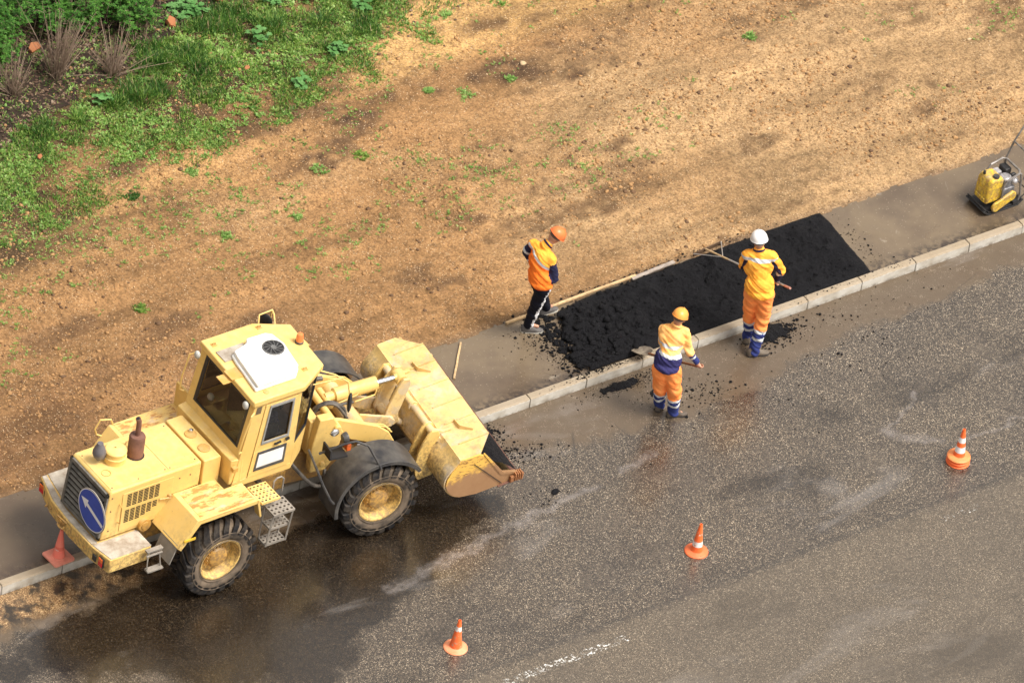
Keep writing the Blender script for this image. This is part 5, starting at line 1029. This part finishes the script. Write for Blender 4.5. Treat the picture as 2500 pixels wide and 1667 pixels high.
def make_person(base, label, J, spec):
    root = thing('person', base, label, 'person'); J = {k: V3(v) for k, v in J.items()}; s = spec.get('s', 1)
    hd, nk = J['head'], J['neck']; face = (RV*spec['face'][0]+AV*spec['face'][1]).normalized(); fl = Vector((0,0,1)).cross(face); upv = (hd-nk).normalized()
    face = (face-upv*face.dot(upv)).normalized(); q = Matrix((face.cross(upv)*-1, face, upv)).transposed(); q = q.to_quaternion(); hr = .098*s
    pel = J['pelvis']; chest = J['chest']
    sh = []
    sh += [('e', hd, (.074*s,.092*s,.108*s), q), ('e', hd+face*.03*s-upv*.05*s, (.052*s,.056*s,.06*s), q), ('c', nk-upv*.03, hd-upv*.05, .056*s, .050*s)]
    sh += [('c', hd+face*.088*s+upv*.012*s, hd+face*.104*s-upv*.022*s, .008*s, .013*s)]
    for sd_ in (-1,1): sh += [('e', hd+face.cross(upv)*sd_*.078*s-upv*.01*s, (.012*s,.020*s,.030*s), q)]
    sh += [('c', nk, chest, .052*s, .095*s), ('c', chest, pel, .095*s, .09*s), ('c', J['sL'], J['sR'], .045*s, .045*s)]
    for x in 'LR':
        sh += [('c', J['s'+x], J['e'+x], .048*s, .038*s), ('c', J['e'+x], J['w'+x], .036*s, .024*s), ('c', J['h'+x], J['k'+x], .078*s, .05*s), ('c', J['k'+x], J['a'+x], .048*s, .030*s), ('c', J['a'+x]-Vector((0,0,.03)), J['t'+x]*.5+J['a'+x]*.5-Vector((0,0,.02)), .026*s, .022*s)]
        hand(sh, J['w'+x], J['e'+x], spec.get('curl'+x, 1.0), -1 if x == 'L' else 1, spec.get('grip'))
    blob_mesh('body', sh, .0075, None, [SKIN], root, 0, smooth=2)
    # hair and ears-level cap of hair
    hs_ = [('e', hd-face*.010*s+upv*.022*s, (.079*s,.092*s,.096*s), q)]
    hb = B()
    for h_ in hs_: hb.ell(h_[1], h_[2], 20, 14, h_[3])
    hb.build('hair', spec.get('hair', HAIR), root, origin=(0,0,0))
    b = B()
    for sd_ in (-1,1): b.ell(hd+face*.084*s+face.cross(upv)*sd_*.030*s+upv*.006*s, (.012*s,.008*s,.008*s), 10, 8, q)
    # the eyes are one pair but separate meshes
    for sd_ in (-1,1):
        e_ = B(); e_.ell(hd+face*.083*s+face.cross(upv)*sd_*.030*s+upv*.004*s, (.012*s,.008*s,.007*s), 10, 8, q); e_.build('eye', BLK, root, origin=(0,0,0))
    e_ = B(); e_.ell(hd+face*.084*s-upv*.052*s, (.022*s,.008*s,.005*s), 10, 8, q); e_.build('mouth', simple('lips',(.40,.15,.11),.5), root, origin=(0,0,0))
    # helmet: shell, peak, band
    tilt = Matrix.Rotation(R(spec.get('tilt', -8)), 3, face.cross(upv)); hu = tilt @ upv; hf = tilt @ face; hx = hf.cross(hu); ho = hd+hu*.028*s
    b = B(); vs = []; fs = []; NU, NV = 28, 9
    for i in range(NV):
        ph = math.pi/2*i/(NV-1)
        for j in range(NU):
            t = 6.28318*j/NU; vs.append(ho + hx*math.cos(t)*math.cos(ph)*.103*s + hf*math.sin(t)*math.cos(ph)*.125*s + hu*(math.sin(ph)*.105*s+.0))
    for i in range(NV-1):
        for j in range(NU): fs.append((i*NU+j, i*NU+(j+1)%NU, (i+1)*NU+(j+1)%NU, (i+1)*NU+j))
    b.add(vs, fs)
    rim_ = []
    for (kk, dz) in ((1.0,.002),(1.0,-.010),(1.07,-.014),(1.07,-.010)):
        for j in range(NU):
            t = 6.28318*j/NU; ex = 1 + (.20*max(0,math.sin(t))**2.2 if kk > 1 else 0); rim_.append(ho + hx*math.cos(t)*.103*s*kk*(1+.0) + hf*math.sin(t)*.125*s*kk*ex + hu*dz*s)
    b.add(rim_, [(i*NU+j, i*NU+(j+1)%NU, (i+1)*NU+(j+1)%NU, (i+1)*NU+j) for i in range(3) for j in range(NU)])
    b.tube([ho+hf*(.118*s*math.cos(a))+hu*(.104*s*math.sin(a)+.003) for a in np.linspace(.5,2.6,12)], .006*s, 6)
    b.build('helmet', spec['helmet'], root, origin=(0,0,0), sharp=50)
    b = B(); b.tube([ho+hx*math.cos(t)*.098*s+hf*math.sin(t)*.112*s-hu*.022*s for t in np.linspace(3.3,6.12,14)], .011*s, 6); b.build('helmet_band', H_BAND, root, origin=(0,0,0))
    # trousers
    g = []; w_ = spec.get('leg', 1)
    g += [('c', pel+Vector((0,0,-.01)), (J['hL']+J['hR'])/2, .108*s, .112*s), ('c', J['hL'], J['hR'], .100*s, .100*s)]
    for x in 'LR':
        g += [('c', J['h'+x], J['k'+x], .108*s*w_, .084*s*w_), ('c', J['k'+x], J['a'+x]-Vector((0,0,.035)), .080*s*w_, .066*s*w_)]
    blob_mesh('trousers', g, .011, lambda p: spec['tz'](p, J), spec['tm'], root, .015*s, 13)
    # jacket
    g = [('c', J['sL'].lerp(J['sR'],.12), J['sL'].lerp(J['sR'],.88), .072*s, .072*s), ('c', nk-upv*.045*s, nk-upv*.005*s, .072*s, .066*s), ('e', chest, (.184*s,.135*s,.20*s), spec.get('tq', q)), ('c', chest-(chest-pel)*.2, pel+(chest-pel)*.12, .135*s, .130*s), ('e', pel+(chest-pel)*.25, (.184*s,.145*s,.17*s), spec.get('tq', q)), ('e', pel-(chest-pel)*.02, (.176*s,.142*s,.085*s), spec.get('tq', q))]
    for x in 'LR':
        g += [('c', J['s'+x], J['e'+x], .068*s, .056*s), ('c', J['e'+x], J['e'+x].lerp(J['w'+x],.92), .055*s, .043*s)]
    blob_mesh('jacket', g, .010, lambda p: spec['jz'](p, J), spec['jm'], root, .015*s, 13)
    b = B(); cr = [nk+upv*.004*s + (q @ Vector((math.cos(t)*.063*s, math.sin(t)*.066*s, .014*s*math.sin(t)*-1))) for t in np.linspace(0,6.283,21)[:-1]]; b.tube(cr, .014*s, 6, closed=True); b.build('collar', spec['collar'], root, origin=(0,0,0))
    for x in 'LR':
        A_, T_ = J['a'+x], J['t'+x]; d = (T_-A_); d.z = 0; d.normalize(); sdv = Vector((0,0,1)).cross(d); b = B(); vs = []; fs = []; gz = J['g'+x].z if 'g'+x in J else 0
        prof = [(-.085,.036,.075),(-.06,.046,.115),(.0,.052,.120),(.06,.050,.095),(.12,.050,.050),(.17,.044,.042),(.20,.022,.030)]
        for (u,hw,hh) in prof:
            for t in np.linspace(0,6.283,13)[:-1]:
                z_ = .030+math.sin(t)*(hh-.02 if math.sin(t) > 0 else .018); vs.append(Vector((A_.x,A_.y,gz))+d*u*s+sdv*math.cos(t)*hw*s+Vector((0,0,z_*s)))
        m_ = 12
        for i in range(len(prof)-1):
            for j in range(m_): fs.append((i*m_+j, i*m_+(j+1)%m_, (i+1)*m_+(j+1)%m_, (i+1)*m_+j))
        fs += [tuple(range(m_-1,-1,-1)), tuple(range((len(prof)-1)*m_, len(prof)*m_))]; b.add(vs, fs, 0); sh_ = b.build('shoe', spec['shoe'], root, origin=(0,0,0), sharp=60)
        b = B(); so = []
        for (u,hw) in ((-.088,.020),(-.075,.038),(0,.046),(.06,.042),(.12,.052),(.17,.046),(.205,.018)): so.append((u,hw))
        out = [Vector((A_.x,A_.y,gz))+d*u*s+sdv*hw*s for u,hw in so]+[Vector((A_.x,A_.y,gz))+d*u*s-sdv*hw*s for u,hw in reversed(so)]
        n_ = len(out); b.add([p+Vector((0,0,.002)) for p in out]+[p+Vector((0,0,.022*s)) for p in out], [tuple(range(n_-1,-1,-1)), tuple(range(n_,2*n_))]+[(i,(i+1)%n_,(i+1)%n_+n_,i+n_) for i in range(n_)]); b.build('sole', spec.get('sole', H_BAND), sh_, origin=(0,0,0))
    return root, J
def leg_of(p, J):
    best = None
    for x in 'LR':
        for (a,b_,o) in (('h','k',0),('k','a',1)):
            t, d = segt(p, J[a+x], J[b_+x])
            if best is None or d < best[0]: best = (d, x, o+t)
    return best
def arm_of(p, J):
    best = None
    for x in 'LR':
        for (a,b_,o) in (('s','e',0),('e','w',1)):
            t, d = segt(p, J[a+x], J[b_+x]); d = d/(.062 if o == 0 else .05)
            if best is None or d < best[0]: best = (d, x, o+t)
    return best
def qy(face_r, face_a):
    f = (RV*face_r+AV*face_a).normalized(); return Matrix((f.cross(Vector((0,0,1))), f, Vector((0,0,1)))).transposed().to_quaternion()
# --- worker in the white helmet, raking
JW = dict(head=(-.175,-.02,1.665), neck=(-.155,-.03,1.53), chest=(-.125,-.03,1.30), pelvis=(-.055,-.13,.98), sL=(-.285,-.06,1.455), sR=(.015,-.01,1.455), eL=(-.315,.04,1.19), eR=(.155,.07,1.19), wL=(-.245,.26,1.06), wR=(.135,.13,.99),
          hL=(-.135,-.11,.93), hR=(.030,-.12,.93), kL=(-.118,.00,.52), kR=(.045,-.09,.51), aL=(-.085,.09,.10), aR=(.015,-.17,.10), tL=(-.06,.30,.03), tR=(.17,-.10,.03))
def tzW(p, J):
    d, x, t = leg_of(p, J)
    if t > 1.86: return 1
    if t > 1.30 and (t < 1.40 or 1.56 < t < 1.67): return 2
    if t > 1.40: return 1
    return 0
def jzW(p, J):
    d, x, t = arm_of(p, J); cz = p.z
    r_ = (p-J['chest']).dot(RV)
    if d < 1.25 and t > .12 and abs(r_) > .135:
        if t > 1.12 and t < 1.32: return 2
        out = ((p-J['s'+x].lerp(J['e'+x], min(t,1))).dot(RV))*(1 if x == 'R' else -1)
        return 0 if out > .022 and t < 1.2 else 1
    if 1.405 < cz - .02*0 < 1.455 and (p-J['chest']).dot(AV) < .2: return 2
    return 0
make_person((10.86,-.28,0), 'man in white helmet and orange suit seen from behind, holding a rake', JW,
    dict(face=(-.25,1), tilt=-6, helmet=H_WH, hair=HAIRG, tm=[C_OR,C_BL,C_RF], tz=tzW, jm=[C_OY,C_NV,C_RF], jz=jzW, collar=C_NV, shoe=SHOE, curlL=1.3, curlR=1.3, grip=V3((-.4,.9,-.35)).normalized(), tq=qy(-.1,1)))
# --- shovelling worker
JS = dict(head=(-.065,-.0,1.475), neck=(-.085,-.02,1.355), chest=(-.115,-.04,1.15), pelvis=(-.115,-.20,.86), sL=(-.225,-.03,1.275), sR=(.030,.0,1.265), eL=(-.225,.18,1.04), eR=(.125,-.04,1.0), wL=(-.215,.35,.80), wR=(.245,-.03,.84),
          hL=(-.180,-.19,.80), hR=(-.040,-.19,.80), kL=(-.145,-.12,.44), kR=(.035,-.17,.44), aL=(-.115,.02,.10), aR=(.065,-.08,.10), tL=(-.10,.22,.03), tR=(.26,-.0,.03))
def tzS(p, J):
    d, x, t = leg_of(p, J)
    if t > 1.22 and (t < 1.32 or 1.50 < t < 1.62): return 2
    return 1 if t > 1.32 else 0
def jzS(p, J):
    d, x, t = arm_of(p, J); r_ = (p-J['chest']).dot(RV)
    if d < 1.3 and t > .2 and abs(r_) > .13:
        if 1.02 < t < 1.16 or 1.36 < t < 1.50: return 2
        return 1 if t >= 1.16 else 0
    k = p.z + .10*(p-J['chest']).dot(RV)
    if k < 1.02: return 3
    if k < 1.055 or 1.11 < k < 1.145: return 2
    return 0
rootS, JSw = make_person((9.16,-.81,0), 'worker in faded orange and blue jacket and yellowish helmet, shovelling at the kerb', JS,
    dict(s=.93, face=(.35,1), tilt=-10, helmet=H_OY, tm=[C_OR,C_BL,C_RF], tz=tzS, jm=[C_PE,C_BL,C_RF,C_PU], jz=jzS, collar=C_PE, shoe=SHOE, leg=1.08, curlL=1.3, curlR=1.3, grip=V3((-.55,.8,-.4)).normalized(), tq=qy(.1,1)))
# --- watching worker on the left
JL = dict(head=(.085,-.10,1.545), neck=(.0,-.14,1.43), chest=(-.035,-.20,1.20), pelvis=(-.005,-.27,.95), sL=(-.165,-.09,1.36), sR=(.075,-.27,1.30), eL=(-.245,-.03,1.16), eR=(.155,-.30,1.04), wL=(-.135,-.05,1.01), wR=(.105,-.20,.93),
          hL=(-.045,-.22,.90), hR=(.045,-.31,.90), kL=(.03,.02,.53), kR=(-.015,-.22,.52), aL=(.105,.30,.15), aR=(-.065,-.10,.15), tL=(.25,.42,.06), tR=(.16,-.05,.06), gL=(0,0,.0), gR=(0,0,.0))
def tzL(p, J):
    d, x, t = leg_of(p, J); A_, B_ = (J['h'+x], J['k'+x]) if t < 1 else (J['k'+x], J['a'+x]); q_ = A_.lerp(B_, t if t < 1 else t-1)
    o_ = (p-q_).dot(RV); c_ = (p-q_).dot(AV); return 1 if (o_ > .028 and abs(c_+.03) < .030 and x == 'R') else 0
def jzL(p, J):
    d, x, t = arm_of(p, J); r_ = (p-J['chest']).dot(RV)
    if d < 1.25 and t > .18 and (r_ < -.15 or r_ > .11):
        if (.62 < t < .80 and x == 'L') or 1.45 < t < 1.62: return 2
        return 1
    k = p.z + .55*((p-J['chest']).dot(RV)) - .10*((p-J['chest']).dot(AV))
    if 1.235 < k < 1.275 and (p-J['chest']).dot(AV) < .1: return 2
    if p.z < .915: return 3
    return 4 if k < 1.235 else 0
make_person((8.49,1.13,.12), 'worker in orange helmet and black striped track trousers, left of the black patch', JL,
    dict(s=.96, face=(.8,.6), tilt=-4, helmet=H_OR, tm=[C_BK,C_WT], tz=tzL, jm=[C_OY,C_NV,C_RF,cloth('red_shirt',(.55,.03,.02)),cloth('vest_red_orange', (1.0,.25,.035), (.95,.18,.02))], jz=jzL, collar=C_NV, shoe=SHOE2, sole=SOLE, leg=.93, curlL=.8, curlR=.8, tq=qy(.6,1)))
# --- driver in the cab
DJ = dict(head=(.0,.0,.86), neck=(.0,.0,.72), chest=(.0,.0,.50), pelvis=(.0,.0,.20), sL=(-.17,.0,.64), sR=(.17,.0,.64), eL=(-.24,.12,.42), eR=(.24,.12,.42), wL=(-.13,.34,.42), wR=(.13,.34,.42),
          hL=(-.09,.02,.16), hR=(.09,.02,.16), kL=(-.13,.40,.20), kR=(.13,.40,.20), aL=(-.13,.50,-.14), aR=(.13,.50,-.14), tL=(-.13,.62,-.20), tR=(.13,.62,-.20))
RV_, AV_ = RV, AV
RV, AV = Vector((0,-1,0)), Vector((1,0,0))
DJ = {k: (v[0]*.9, v[1]*.68, v[2]*.80) for k, v in DJ.items()}; DJ['gL'] = (0,0,-.20); DJ['gR'] = (0,0,-.20)
make_person((3.17,-.17,1.52), 'driver in dark blue work clothes sitting inside the loader cab behind the side window', DJ,
    dict(s=.80, face=(0,1), tilt=0, helmet=HAIR, tm=[C_NV], tz=None, jm=[cloth('driver_blue',(.03,.06,.20))], jz=None, collar=C_NV, shoe=SHOE, curlL=1.3, curlR=1.3))
RV, AV = RV_, AV_
# ================================================================ tools, planks, cones, compactor
WOOD = simple('pale_wood', (.62,.44,.24), .75, c2=(.42,.28,.15), sc=14); WOODG = simple('weathered_wood', (.38,.33,.29), .8, c2=(.24,.20,.17), sc=14); WOODB = simple('brown_handle', (.25,.10,.035), .5, c2=(.14,.06,.03), sc=8); ALU = simple('grey_steel_tube', (.52,.49,.47), .4, .4, .2)
def Wp(base, p): return Vector(base)+V3(p)
# rake
BW = Vector((10.86,-.28,0)); rk = thing('rake', BW+V3((-.76,1.52,.17)), 'wide levelling rake on a long white handle held over the black patch', 'rake')
P0 = BW+V3((-.76,1.52,.18)); PA = BW+V3((-.245,.33,1.02)); PE = BW+V3((.30,-.02,1.02))
PA = BW+V3((-.30,.62,.78)); PB = BW+V3((.04,.22,.97)); 
b = B(); dirv = (BW+V3((.235,-.05,1.06))-P0); b.tube([P0, P0+dirv*.30], .013, 8, 1); b.tube([P0+dirv*.30, P0+dirv*1.0], .013, 8, 0); b.cyl(P0+dirv*1.0, P0+dirv*1.07, .015, n=8, m=2); b.build('handle', [ALU, WOOD, simple('pink_grip',(.50,.25,.20),.6)], rk)
H0 = BW+V3((-.90,1.38,.165)); H1 = BW+V3((-.585,1.72,.165)); b = B(); b.bar(H0, H1, .012, .055); b.build('blade', simple('dark_worn_wood',(.10,.06,.035),.7), rk, bev=.003)
b = B(); m_ = P0+dirv*.22; b.cyl(H0+Vector((0,0,.02)), m_, .006, n=6); b.cyl(H1+Vector((0,0,.02)), m_, .006, n=6); b.build('brace', ALU, rk)
# shovel
BS = Vector((9.16,-.81,0)); h0 = BS+V3((.30,-.045,.80)); h1 = BS+V3((-.34,.66,.30)); sv = thing('shovel', h1, 'shovel with brown wooden handle and pale scraped blade, tipping asphalt onto the patch', 'shovel')
b = B(); b.tube([h0, h0.lerp(h1,.55), h1], [.015,.017,.017], 8); b.build('handle', WOODB, sv)
d = (h1-h0).normalized(); sx_ = d.cross(Vector((0,0,1))).normalized(); un = sx_.cross(d); d2 = (d*.94+Vector((0,0,.10))).normalized()
b = B(); rows = [(-.06,.018,.020),(.0,.030,.012),(.035,.105,.030),(.12,.115,.035),(.21,.105,.028),(.26,.07,.018),(.285,.0,.010)]; vs=[]; K=9
for (u,hw,dp) in rows:
    for j in range(K): t = -1+2*j/(K-1); vs.append(h1+d2*u+sx_*t*max(hw,.002)+un*(dp*(t*t)-.012))
b.add(vs, [(i*K+j,i*K+j+1,(i+1)*K+j+1,(i+1)*K+j) for i in range(len(rows)-1) for j in range(K-1)]); bl = b.build('blade', simple('scraped_blade',(.50,.42,.32),.4,.5,c2=(.14,.11,.09),sc=10), sv); so_ = bl.modifiers.new('t','SOLIDIFY'); so_.thickness = .004
# planks
def plank(p0, p1, w_, h_, mat, lab, name='wooden_batten', cat='batten'):
    p0, p1 = Vector(p0), Vector(p1); b = B(); n_ = 14; d = (p1-p0); sdv = Vector((-d.y,d.x,0)).normalized(); vs=[]
    for i in range(n_+1):
        c = p0.lerp(p1,i/n_)+sdv*.0015*math.sin(i*.9)+Vector((0,0,.001*math.sin(i*1.3)))
        for (a_,z_) in ((-.5,0),(.5,0),(.5,1),(-.5,1)): vs.append(c+sdv*a_*w_+Vector((0,0,z_*h_)))
    b.add(vs, [(3,2,1,0),(n_*4,n_*4+1,n_*4+2,n_*4+3)]+[(i*4+j,i*4+(j+1)%4,(i+1)*4+(j+1)%4,(i+1)*4+j) for i in range(n_) for j in range(4)])
    return tag(b.build(name, mat, bev=.003, origin=tuple(p0)), lab, cat)
plank((8.21,1.325,.125),(10.20,1.345,.150),.032,.03,WOOD,'long pale wooden batten between the left end of the black patch and the soil')
plank((10.12,1.315,.150),(10.80,1.352,.152),.05,.022,WOODG,'short grey weathered board edging the black patch, next to the pale batten')
plank((7.49,1.27,.122),(7.02,.74,.125),.025,.025,WOOD,'single pale stick lying on the sidewalk behind the bucket')
# cones
CO = simple('cone_orange', (.98,.20,.05), .45, c2=(.90,.15,.04), sc=6); CW = simple('cone_white', (.85,.85,.85), .5, var=.08); CP = simple('cone_faded_pink', (.95,.22,.16), .5, c2=(.88,.28,.20), sc=5)
def worn(name, sc, lo, hi, c1, c2):
    n = NT(name, rough=.5, spec=.35); n.set('Base Color', n.mix(n.ramp(n.noise(sc, 5, .7, vec=n.obj), [(lo,0),(hi,1)]), c1, c2)); return n.m
CWN = worn('worn_white_band', 24, .56, .62, (.80,.78,.74), (.70,.20,.08)); CDT = worn('dirty_cone_orange', 16, .52, .66, (.95,.18,.05), (.50,.36,.26))
def cone(loc, lab, bands, mats, r=.147, h=.43, square=False, group='traffic cones', rot=0, base=True, stack=0):
    root = thing('traffic_cone', loc, lab, 'traffic cone', group); o_ = tuple(loc); L = Vector(loc)
    rb, rt_, zb = .075, .018, .03; b = B(); prof = [(rb+.004, zb)]; mi = []
    cuts = sorted({0,1}|{t for bd in bands for t in bd[:2]}); seg = []
    for a_, c_ in zip(cuts[:-1], cuts[1:]):
        m_ = 0
        for (t0,t1,mm) in bands:
            if t0-1e-6 <= a_ and c_ <= t1+1e-6: m_ = mm
        n_ = max(1, int((c_-a_)*10)); 
        b.lathe([(rb+(rt_-rb)*(a_+(c_-a_)*k/n_), zb+(h-zb)*(a_+(c_-a_)*k/n_)) for k in range(n_+1)], L, n=32, m=m_)
    b.lathe([(rt_,h),(rt_-.005,h),(rt_-.008,h-.06),(.0,h-.06)], L, n=32, m=0); b.build('cone_body', mats, root, sharp=50)
    b = B()
    if square:
        pts = []; a_ = .145
        for cx_, cy_, t0 in ((1,1,0),(-1,1,90),(-1,-1,180),(1,-1,270)):
            for t in np.linspace(t0, t0+90, 5): pts.append((cx_*(a_-.03)+math.cos(R(t))*.03, cy_*(a_-.03)+math.sin(R(t))*.03))
        c_, s_ = math.cos(rot), math.sin(rot); pts = [(L.x+x*c_-y*s_, L.y+x*s_+y*c_) for x, y in pts]; b.prism(pts, L.z+.002, L.z+.022, 'z'); b.lathe([(rb+.014,.022),(rb+.012,.034),(rb,.036)], L, n=28)
    else: b.lathe([(.0,.002),(r-.004,.002),(r,.006),(r-.002,.013),(r-.02,.022),(rb+.006,.034),(rb,.036)], L, n=48)
    b.build('base', mats[3 if len(mats) > 3 else 0], root, sharp=50, bev=0); return root
cone((4.31,-3.20,0), 'orange cone with torn white band on top, front left on the road', [(.62,.78,1),(.0,.58,2)], [CO,CWN,CDT,simple('cone_base_faded',(.85,.24,.10),.5,c2=(.85,.38,.22),sc=5)])
c2 = cone((7.93,-3.09,0), 'orange cone with one lower white band and holed base, standing alone mid road', [(.20,.38,1),(.55,.80,2)], [CO,CWN,worn('peeling_white',12,.58,.62,(.95,.18,.05),(.8,.78,.74)),simple('cone_base_orange',(.85,.19,.07),.5)])
b = B(); b.lathe([(.0,.024),(.012,.024),(.012,.020)], (7.93-.02,-3.20,0), n=12); b.build('hole', BLK, c2)
# a stack of three: each cone its own thing
for k, z in enumerate((0,.043)):
    cone((11.84,-3.19,z), ('lowest orange cone of the stack of three, touching the road','middle orange cone of the stack of three')[k], [], [CO,CW,CO,CO], h=.40-.0*k, group='stack of three cones')
cone((11.84,-3.19,.086), 'topmost cone of the stack, orange with two clean white bands', [(.16,.36,1),(.52,.70,1)], [CO,CW,CO,simple('cone_top_base',(.90,.30,.10),.5)], group='stack of three cones')
cone((.87,.13,.145), 'faded pink square based cone on the kerb behind the loader bumper', [(.28,.40,1)], [CP,worn('pink_scraps',14,.56,.60,(.78,.16,.11),(.85,.78,.72)),CP,simple('cone_pink_base',(.95,.36,.26),.5)], square=True, rot=.05)
# plate compactor
CM = thing('plate_compactor', (15.2,.55,.12), 'yellow plate compactor with tubular handle standing on the sidewalk at the right edge', 'plate compactor')
CY = paint('compactor_yellow', (.66,.44,.03), (.74,.52,.05), .9, rust=.35); TUBE = simple('worn_tube', (.30,.28,.27), .4, .3, c2=(.12,.11,.10))
def cb(b, n, m, p=None, **k): return b.build(n, m, p or CM, origin=tuple(CM.location), **k)
b = B(); b.prism([(14.93,.20),(15.02,.125),(15.50,.125),(15.58,.19),(15.56,.20),(15.49,.145),(15.03,.145),(14.95,.215)], .36,.74,'y'); b.boxb(15.02,15.5,.37,.73,.143,.175); cb(b,'base_plate', BLK, bev=.004)
b = B(); b.tube([(14.98,.38,.20),(14.95,.38,.24),(14.95,.72,.24),(14.98,.72,.20)], .012, 6); cb(b,'front_bar', BLK)
b = B(); tk = [(14.97,.28),(14.99,.58),(15.03,.64),(15.20,.64),(15.22,.58),(15.22,.28)]; b.prism(tk, .40,.66,'y'); TKO = cb(b,'water_tank', CY, bev=.03, bseg=3)
b = B(); b.lathe([(.0,.64),(.042,.64),(.042,.662),(.038,.668),(.0,.668)], (15.12,.46,0), n=24); cb(b,'tank_cap', DKG, TKO)
b = B(); b.lathe([(.0,.63),(.020,.64),(.018,.68),(.0,.685)], (15.03,.59,0), n=16); cb(b,'tank_valve', BLK, TKO)
b = B(); b.boxb(14.962,14.99,.44,.62,.30,.36); cb(b,'tank_foot', CY, TKO, bev=.008)
b = B(); g_ = []; 
for t in np.linspace(90,270,9): g_.append((15.12+math.cos(R(t))*.075, .24+math.sin(R(t))*.075))
for t in np.linspace(-90,90,9): g_.append((15.34+math.cos(R(t))*.075, .34+math.sin(R(t))*.075))
b.prism(g_, .335,.375,'y'); cb(b,'belt_guard', CY, bev=.012)
b = B(); b.boxb(15.24,15.44,.42,.68,.26,.42); b.boxb(15.26,15.40,.44,.60,.42,.52); cb(b,'engine', simple('engine_grey',(.30,.30,.32),.4,.4,c2=(.12,.12,.13)), bev=.012)
b = B(); b.lathe([(.0,0),(.075,.0),(.08,.03),(.06,.05),(.0,.055)], (15.32,.50,.52), (0,0,1), 24); b.boxb(15.22,15.34,.60,.70,.46,.56); b.ell((15.43,.44,.50),(.05,.05,.04),14,8); cb(b,'engine_cover', simple('cast_alu',(.55,.54,.56),.35,.3,c2=(.22,.21,.22)), bev=.006)
b = B(); b.boxb(15.36,15.46,.56,.70,.50,.60); cb(b,'air_filter', BLK, bev=.012)
b = B(); b.ell((15.44,.46,.50),(.045,.045,.03),14,8); cb(b,'engine_fuel_tank', simple('dusty_pink_tank',(.55,.38,.30),.5), bev=0)
b = B(); b.tube([(15.20,.72,.20),(15.20,.72,.56),(15.24,.72,.62),(15.42,.72,.66),(15.46,.68,.66),(15.46,.42,.66),(15.42,.37,.66),(15.24,.37,.60),(15.20,.37,.54),(15.20,.37,.20)], .015, 8); b.tube([(15.46,.70,.64),(15.50,.72,.30),(15.48,.72,.18)], .014, 8); b.tube([(15.46,.38,.64),(15.50,.37,.30),(15.48,.37,.18)], .014, 8); cb(b,'roll_frame', TUBE)
b = B(); b.tube([(15.48,.74,.56),(15.58,.74,.86),(15.86,.74,1.35)], .013, 8); b.tube([(15.48,.34,.56),(15.58,.34,.86),(15.86,.34,1.35)], .013, 8); b.tube([(15.58,.74,.86),(15.58,.34,.86)], .012, 8); b.tube([(15.86,.74,1.35),(15.86,.34,1.35)], .013, 8); cb(b,'handle', TUBE)
for y in (.70,.38):
    b = B(); b.lathe([(.0,-.02),(.05,-.02),(.058,-.01),(.058,.01),(.05,.02),(.0,.02)], (15.64,y,.30), (0,1,0), 20); cb(b,'transport_wheel', BLK)
b = B(); b.tube([(15.50,.36,.24),(15.64,.38,.30),(15.64,.70,.30),(15.50,.72,.24)], .009, 6); b.boxb(15.40,15.50,.35,.42,.175,.22); cb(b,'wheel_bracket', BLK)
